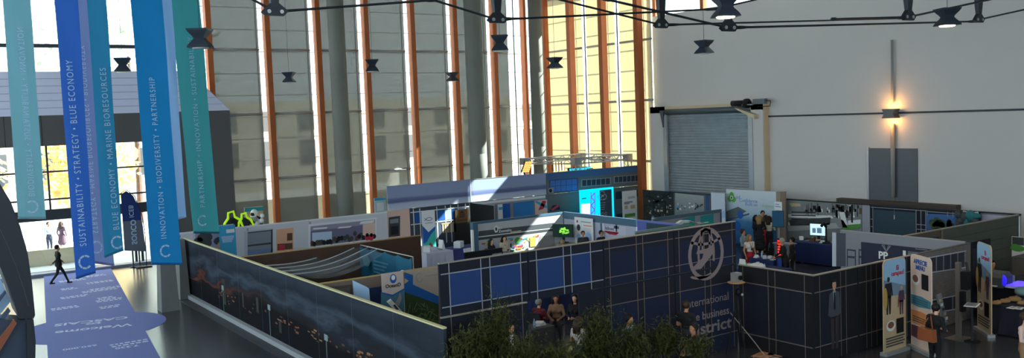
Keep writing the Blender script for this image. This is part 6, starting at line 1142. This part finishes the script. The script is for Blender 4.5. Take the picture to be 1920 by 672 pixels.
hands_front = {'R': ((-.26, -.02, 1.14), (-.1, -.25, 1.12)), 'L': ((.26, -.02, 1.14), (.1, -.25, 1.12))}
desk = {'R': ((-.25, -.08, 1.16), (-.12, -.33, 1.1)), 'L': ((.25, -.08, 1.16), (.12, -.33, 1.1))}
def bag(m, at=(.2, .02, 1.0), s_=(.36, .12, .26), strap=True):
    def f(t, k, up, child):
        b = MB(); c = up(*at)*k; b.hull8([c+Vector((a*s_[0]/2*w, d*s_[1]/2, z)) for z, w in ((-s_[2]/2, 1), (s_[2]/2, .9)) for a, d in ((-1, -1), (1, -1), (1, 1), (-1, 1))], m)
        if strap: b.tube([c+Vector((-s_[0]*.35, 0, s_[2]/2)), up(.06, .09, 1.42)*k, up(.12, .0, 1.5)*k, c+Vector((s_[0]*.35, 0, s_[2]/2))], .014, m, 6)
        child(b, 'shoulder_bag', False)
    return f
def walkbag(t, k, up, child):
    b = MB(); c = Vector((-.38, .05, 1.0))*k; b.ball(c, (.05, .22, .18), blk_c, 10, 7); child(b, 'folder')
person('man in a dark suit striding along the carpet with a folder', at_z(105, 459, 1.75)[:2]-np.array([0, .3]), PI/2*1.05, 1.75, walk=True, top=blk_c, bot=blk_c, hair='black', skin='tan', arms={'R': ((-.26, .1, 1.15), (-.24, .28, 1.0)), 'L': ((.25, -.05, 1.14), (.22, -.22, .98))})
P_('man in a light blue shirt outside the glass doors, hands at waist', 90, 417, 1.75, .6, top=lb_c, bot=navy_c, hair='black', skin='tan', arms=hands_front)
P_('person in dark clothes outside the doors beside the royal blue banner', 114, 416, 1.7, 2.6, top=cloth('plum', (92, 70, 84)), bot=cloth('plum', (92, 70, 84)), skirt=.55, hair='brown', female=True, long=True)
P_('curly dark-haired woman in black standing before the poster wall', 921, 449, 1.62, .9, top=blk_c, bot=navy_c, hair='black', long=True, female=True, arms=hands_front)
P_('long-haired woman in a cream jacket, hand raised to her mouth', 945, 443, 1.66, .5, top=cream_c, bot=jean, hair='black', long=True, female=True, arms={'R': ((-.26, -.08, 1.2), (-.06, -.2, 1.48)), 'L': ((.26, -.02, 1.14), (.1, -.25, 1.12))})
P_('sunlit ginger-haired person before the white poster stand', 1093, 434, 1.65, .2, top=dk_c, bot=navy_c, hair='brown', skin='ruddy', arms=hands_front)
P_('dark-haired man before the lilac wall, only his head showing', 1127, 433, 1.7, .7, top=navy_c, bot=navy_c, hair='black', skin='tan')
P_('fair-haired person whose crown shows under the green screen', 1055, 451, 1.6, 2.5, top=dk_c, bot=navy_c, hair='blonde')
P_('grey-haired man in a dark red sweater seen from behind at the small table', 1010, 563, 1.25, 2.5, sit=True, top=cloth('maroon', (110, 40, 48)), bot=dk_c, hair='grey', arms=desk)
P_('long-haired woman seated facing forward in the doorway', 1042, 555, 1.28, -.1, sit=True, top=cloth('tan_top', (150, 116, 96)), bot=dk_c, hair='brown', long=True, female=True, arms=desk, skin='tan')
P_('woman in black standing at the right of the doorway', 1078, 553, 1.66, -.5, top=blk_c, bot=blk_c, hair='black', long=True, female=True, arms=hands_front)
person('curly-haired woman in a pale top standing in profile by the bamboo', at_z(1085, 589, 1.80)[:2], -.3+1.57+.6, 1.72, top=cloth('pale_top', (200, 190, 184)), bot=jean, hair='brown', skin='tan', long=True, female=True, sleeve='short', arms=hands_front)
person('dark-haired man in a white shirt bending behind the bamboo', at_z(1165, 593, 1.75)[:2]-np.array([0, .15]), .4, 1.82, top=lb_c, bot=jean, hair='black', skin='tan', lean=.12, arms=hands_front)
person('man in a black t-shirt standing with his back turned by the lettered wall', at_z(1278, 562, 1.78)[:2]-np.array([.1, .25]), TOCAM((16, 16))+2.6, 1.78, top=blk_c, bot=dk_c, hair='brown', skin='ruddy', sleeve='short', arms=hands_front)
person('dark-haired man in a black polo sitting on a high stool by the lettered wall', at_z(1300, 604, 1.5)[:2], TOCAM((15, 15))-.9, 1.92, sit=True, top=blk_c, bot=dk_c, hair='black', skin='tan', sleeve='short', arms=hands_front, z0=0.0)
person('person in black with a big brown shoulder bag beside the menu banner', at_z(1752, 571, 1.72)[:2], TOCAM((20, 12))+2.4, 1.72, top=blk_c, bot=blk_c, hair='black', skin='light', lean=.08, arms=hands_front, extra=bag(M('brown_leather', (150, 84, 52), .45), (.05, .2, 1.0), (.46, .14, .3)))
P_('person in a pale pink jacket cut off by the right edge', 1922, 588, 1.7, 1.2, top=cloth('pink', (222, 186, 176)), bot=cloth('tan_trousers', (150, 116, 88)), hair='brown', arms=hands_front)
P_('dark-haired man sitting behind the tables at the right', 1861, 490, 1.3, .7, sit=True, top=blk_c, bot=dk_c, hair='black', skin='tan', arms=desk)
def lanyard(t, k, up, child):
    b = MB(); b.tube([up(-.06, -.12, 1.45)*k, up(0, -.16, 1.2)*k, up(.06, -.12, 1.45)*k], .008, blk_c, 5); b.hull8([up(0, -.155, 1.13)*k+Vector(q) for q in ((-.03, 0, 0), (.03, 0, 0), (.03, .01, 0), (-.03, .01, 0), (-.03, 0, .09), (.03, 0, .09), (.03, .01, .09), (-.03, .01, .09))], dk_c); child(b, 'lanyard', False)
P_('blonde woman in a white sleeveless top and red trousers, head turned', 1405, 441, 1.66, .6, top=whc, bot=red_c, hair='blonde', long=True, female=True, sleeve='none', skin='tan', extra=lanyard)
P_('bearded man in a light blue shirt at the panel edge', 1393, 430, 1.78, 1.3, top=cloth('pale_shirt', (136, 160, 176)), bot=jean, hair='brown', skin='tan', arms=hands_front)
P_('woman in a long black coat seen from behind at the pop-up wall', 1424, 404, 1.77, 2.9, top=blk_c, bot=blk_c, skirt=.35, hair='blonde', long=True, female=True, arms=hands_front)
P_('woman in a red dress half hidden behind the black coat', 1436, 404, 1.68, 2.4, top=red_c, bot=red_c, skirt=.6, hair='brown', long=True, female=True)
P_('tall dark-haired man at the back of the group by the pop-up wall', 1430, 396, 1.82, .3, top=navy_c, bot=navy_c, hair='black', skin='tan')
P_('dark-haired woman holding a white sheet at the left of the pop-up group', 1417, 404, 1.6, .9, top=navy_c, bot=navy_c, hair='black', long=True, female=True, arms=hands_front)
P_('woman in a cream jacket with a dark ponytail, seen from behind', 1442, 406, 1.7, 2.7, top=cream_c, bot=blk_c, hair='brown', long=True, female=True, arms=hands_front)
P_('grey-haired man in a black suit leaning over the handouts', 1471, 447, 1.72, -1.35, top=blk_c, bot=blk_c, hair='grey', skin='ruddy', lean=.15, arms=desk, extra=bag(M('blue_bag', (40, 66, 140), .6), (-.12, -.22, .8), (.3, .14, .4), False))
P_('dark-haired man in black behind the grey-haired man', 1485, 446, 1.62, -1.5, top=blk_c, bot=blk_c, hair='black', skin='tan')
# meeting table in the doorway, stool
b = None; t = table(13.9, 14.7, 19.7, 20.3, .74, M('dim_table_cloth', (72, 74, 84), .8), 'pale table between the seated people in the doorway')
clutter('stack', 14.4, 20.0, .74, 'white papers on the doorway table', white_p, .3); clutter('bottle', 14.15, 19.9, .74, 'clear bottle on the doorway table', pale_blue)
p = at_z(1010, 563, 1.25); chair(p[0], p[1], TOCAM(p)+2.5, dk_c, 'dark chair under the man in the dark red sweater', 'chairs around the doorway table'); p = at_z(1042, 555, 1.28); chair(p[0], p[1], TOCAM(p)-.1, dk_c, 'dark chair under the seated long-haired woman in the doorway', 'chairs around the doorway table')
p = at_z(1861, 490, 1.3); chair(p[0], p[1], TOCAM(p)+.7, dk_c, 'dark chair under the seated man at the right')
table(16.3, 18.4, 22.6, 23.4, .9, navy_cloth, 'navy-clothed table deep inside behind the doorway'); b = MB(); Pn = Pan(b, (15.9, 23.6), (17.9, 23.6), .002, 1.75, .03, M('cream_poster', (206, 204, 170), .6)); Pn.disc(.8, 1.35, .22, .2, MATS['yellow_print'], 2); solo('cream_poster_board', b, 'cream poster with a yellow patch behind the seated woman', 'poster')
# ------------------------------------------------------------------ bamboo in planters
leaf_ms = [M('bamboo_leaf_a', (80, 86, 44), .6, trans=.35), M('bamboo_leaf_b', (98, 102, 54), .6, trans=.35), M('bamboo_leaf_c', (58, 66, 38), .6, trans=.3)]; culm_m = M('bamboo_culm', (96, 92, 52), .5); pot_m = M('dark_planter', (48, 46, 46), .6)
def bamboo(x, y, h, lab, seed, n=22, spread=.5, lo=.9, dens=170):
    rg = random.Random(seed); t = thing('bamboo_plant', lab, 'plant', (x, y, 0), 'bamboo in front of the dark wall'); b = MB(); b.lathe([(.24, .002), (.3, .45), (.32, .47), (.28, .47), (.27, .42)], (x, y, 0), pot_m, 16); b.build('planter', t)
    c = MB(); f = MB()
    for k in range(n):
        a = rg.uniform(0, 6.28); r = spread*rg.uniform(.2, 1); hh = h*rg.uniform(.55, 1.0); p0 = np.array([x+.18*math.cos(a), y+.18*math.sin(a), .4]); p2 = np.array([x+r*math.cos(a), y+r*math.sin(a)*.5, hh]); p1 = (p0+p2)/2+np.array([-.1*math.cos(a), -.1*math.sin(a), .15]); c.tube([p0, p1, p2], [.012, .009, .004], culm_m, 5)
        for j in range(dens):
            s_ = rg.uniform(.2, 1)**.8; q = p0*(1-s_)**2+2*p1*s_*(1-s_)+p2*s_**2
            if q[2] < lo: continue
            q = q+np.array([rg.gauss(0, .13), rg.gauss(0, .1), rg.gauss(0, .1)]); th = rg.uniform(0, 6.28); el = rg.uniform(-1.1, .5); d = np.array([math.cos(th)*math.cos(el), math.sin(th)*math.cos(el), math.sin(el)]); L_ = rg.uniform(.11, .2); w_ = np.cross(d, [rg.uniform(-.5, .5), rg.uniform(-.5, .5), 1]); w_ = w_/np.linalg.norm(w_)*.015
            f.poly([q, q+d*L_*.35+w_, q+d*L_, q+d*L_*.35-w_], leaf_ms[rg.randrange(3)])
    c.build('culms', t); o = f.build('foliage', t); o['kind'] = 'stuff'
    return t
for i, (px_, Y, h, lab, n) in enumerate(((872, 15.7, 2.35, 'bamboo plant at the left end of the dark wall', 26), (925, 15.9, 2.95, 'tallest bamboo plant, reaching over the blue windows', 24), (985, 15.3, 2.15, 'bamboo plant before the printed portrait', 24), (1045, 15.1, 1.75, 'low bamboo plant in front of the doorway table', 20), (1118, 15.5, 2.3, 'bamboo plant with a tall spray right of the doorway', 26), (1185, 15.2, 1.75, 'bamboo plant before the man in the white shirt', 18), (1240, 15.4, 1.6, 'bamboo plant left of the man in the black t-shirt', 14), (1310, 14.7, 1.3, 'lowest bamboo plant beside the man on the stool', 10))):
    p = at_y(px_, 600, Y); bamboo(p[0], Y, h, lab, 20+i, n)
# ------------------------------------------------------------------ outside
def tree(x, y, h, r, cols, lab, seed, nl=900):
    rg = random.Random(seed); t = thing('street_tree', lab, 'tree', (x, y, 0), 'trees outside the hall'); b = MB(); b.tube([(x, y, 0), (x+.1, y, h*.35), (x-.1, y, h*.7)], [.22, .17, .08], brown_p, 8); b.build('trunk', t); f = MB()
    for k in range(nl): a = rg.uniform(0, 6.28); u_ = rg.uniform(-1, 1); q = r*rg.uniform(.5, 1); c = np.array([x+q*math.cos(a)*math.sqrt(1-u_*u_), y+q*math.sin(a)*math.sqrt(1-u_*u_), h*.68+q*u_*.9]); d = np.array([rg.gauss(0, 1), rg.gauss(0, 1), rg.gauss(0, 1)]); d /= np.linalg.norm(d); e = np.cross(d, [.3, .5, .8]); e /= np.linalg.norm(e); s_ = .28; f.poly([c-d*s_, c+e*s_*.6, c+d*s_, c-e*s_*.6], cols[rg.randrange(len(cols))])
    f.build('foliage', t)
ol = [M('leaf_ochre', (240, 206, 130), .7, trans=.5), M('leaf_lime', (210, 214, 140), .7, trans=.5), M('leaf_orange', (236, 176, 120), .7, trans=.5)]; gl_ = [M('leaf_green', (176, 190, 160), .7, trans=.5), M('leaf_deep', (140, 156, 132), .7, trans=.5)]
for i, (x, y, h, r, cs, lab) in enumerate(((9.5, 60, 6.5, 3.0, ol, 'ochre-leaved tree outside, seen between the teal and bright blue banners'), (2.8, 62, 6, 2.6, ol, 'ochre and lime tree outside the doors at far left'), (1, 66, 16, 6, gl_, 'tall green tree seen through the clear window above the entrance, leftmost'), (14, 68, 17, 6.5, gl_, 'tall green tree outside, above the lavender roof'))): tree(x, y, h, r, cs, lab, 40+i)
b = MB(); b.box(-30, 8.0, 50.4, 50.65, -.01, .78, beige); struct('wall_outside', b, 'low beige garden wall outside the entrance')
b = MB(); b.box(-60, 80, 88, 92, -.01, 9, M('far_facade', (196, 184, 166), .8))
for k in range(30): b.box(-50+4*k, -48.4+4*k, 87.9, 88, 2.5, 5, dgrey_p); b.box(-50+4*k, -48.4+4*k, 87.9, 88, 6, 8, dgrey_p)
o = struct('wall_street', b, 'pale building across the street outside')
b = MB(); b.box(12, 36, 52, 52.3, -.01, 2.2, beige); struct('wall_yard', b, 'beige yard wall outside behind the shades')
# ------------------------------------------------------------------ light
W_ = bpy.data.worlds.new('sky'); SC.world = W_; W_.use_nodes = True; nt = W_.node_tree; bg = nt.nodes['Background']; bg.inputs[0].default_value = (.92, .95, 1, 1); bg.inputs[1].default_value = 3.2
sd = bpy.data.lights.new('sun', 'SUN'); sd.energy = 26; sd.angle = .009; sd.color = (1, .95, .86); so = bpy.data.objects.new('sun', sd); COL.objects.link(so)
so.rotation_euler = Vector((-1, .35, -.86)).to_track_quat('-Z', 'Y').to_euler(); so.location = (60, 20, 40)
vs = SC.view_settings; vs.view_transform = 'Standard'; vs.look = 'None'; vs.gamma = 1; vs.use_curve_mapping = False; vs.exposure = 0.78
SC.cycles.use_denoising = True
SC.cycles.max_bounces = 10; SC.cycles.diffuse_bounces = 6; SC.cycles.transparent_max_bounces = 16; SC.cycles.sample_clamp_indirect = 8
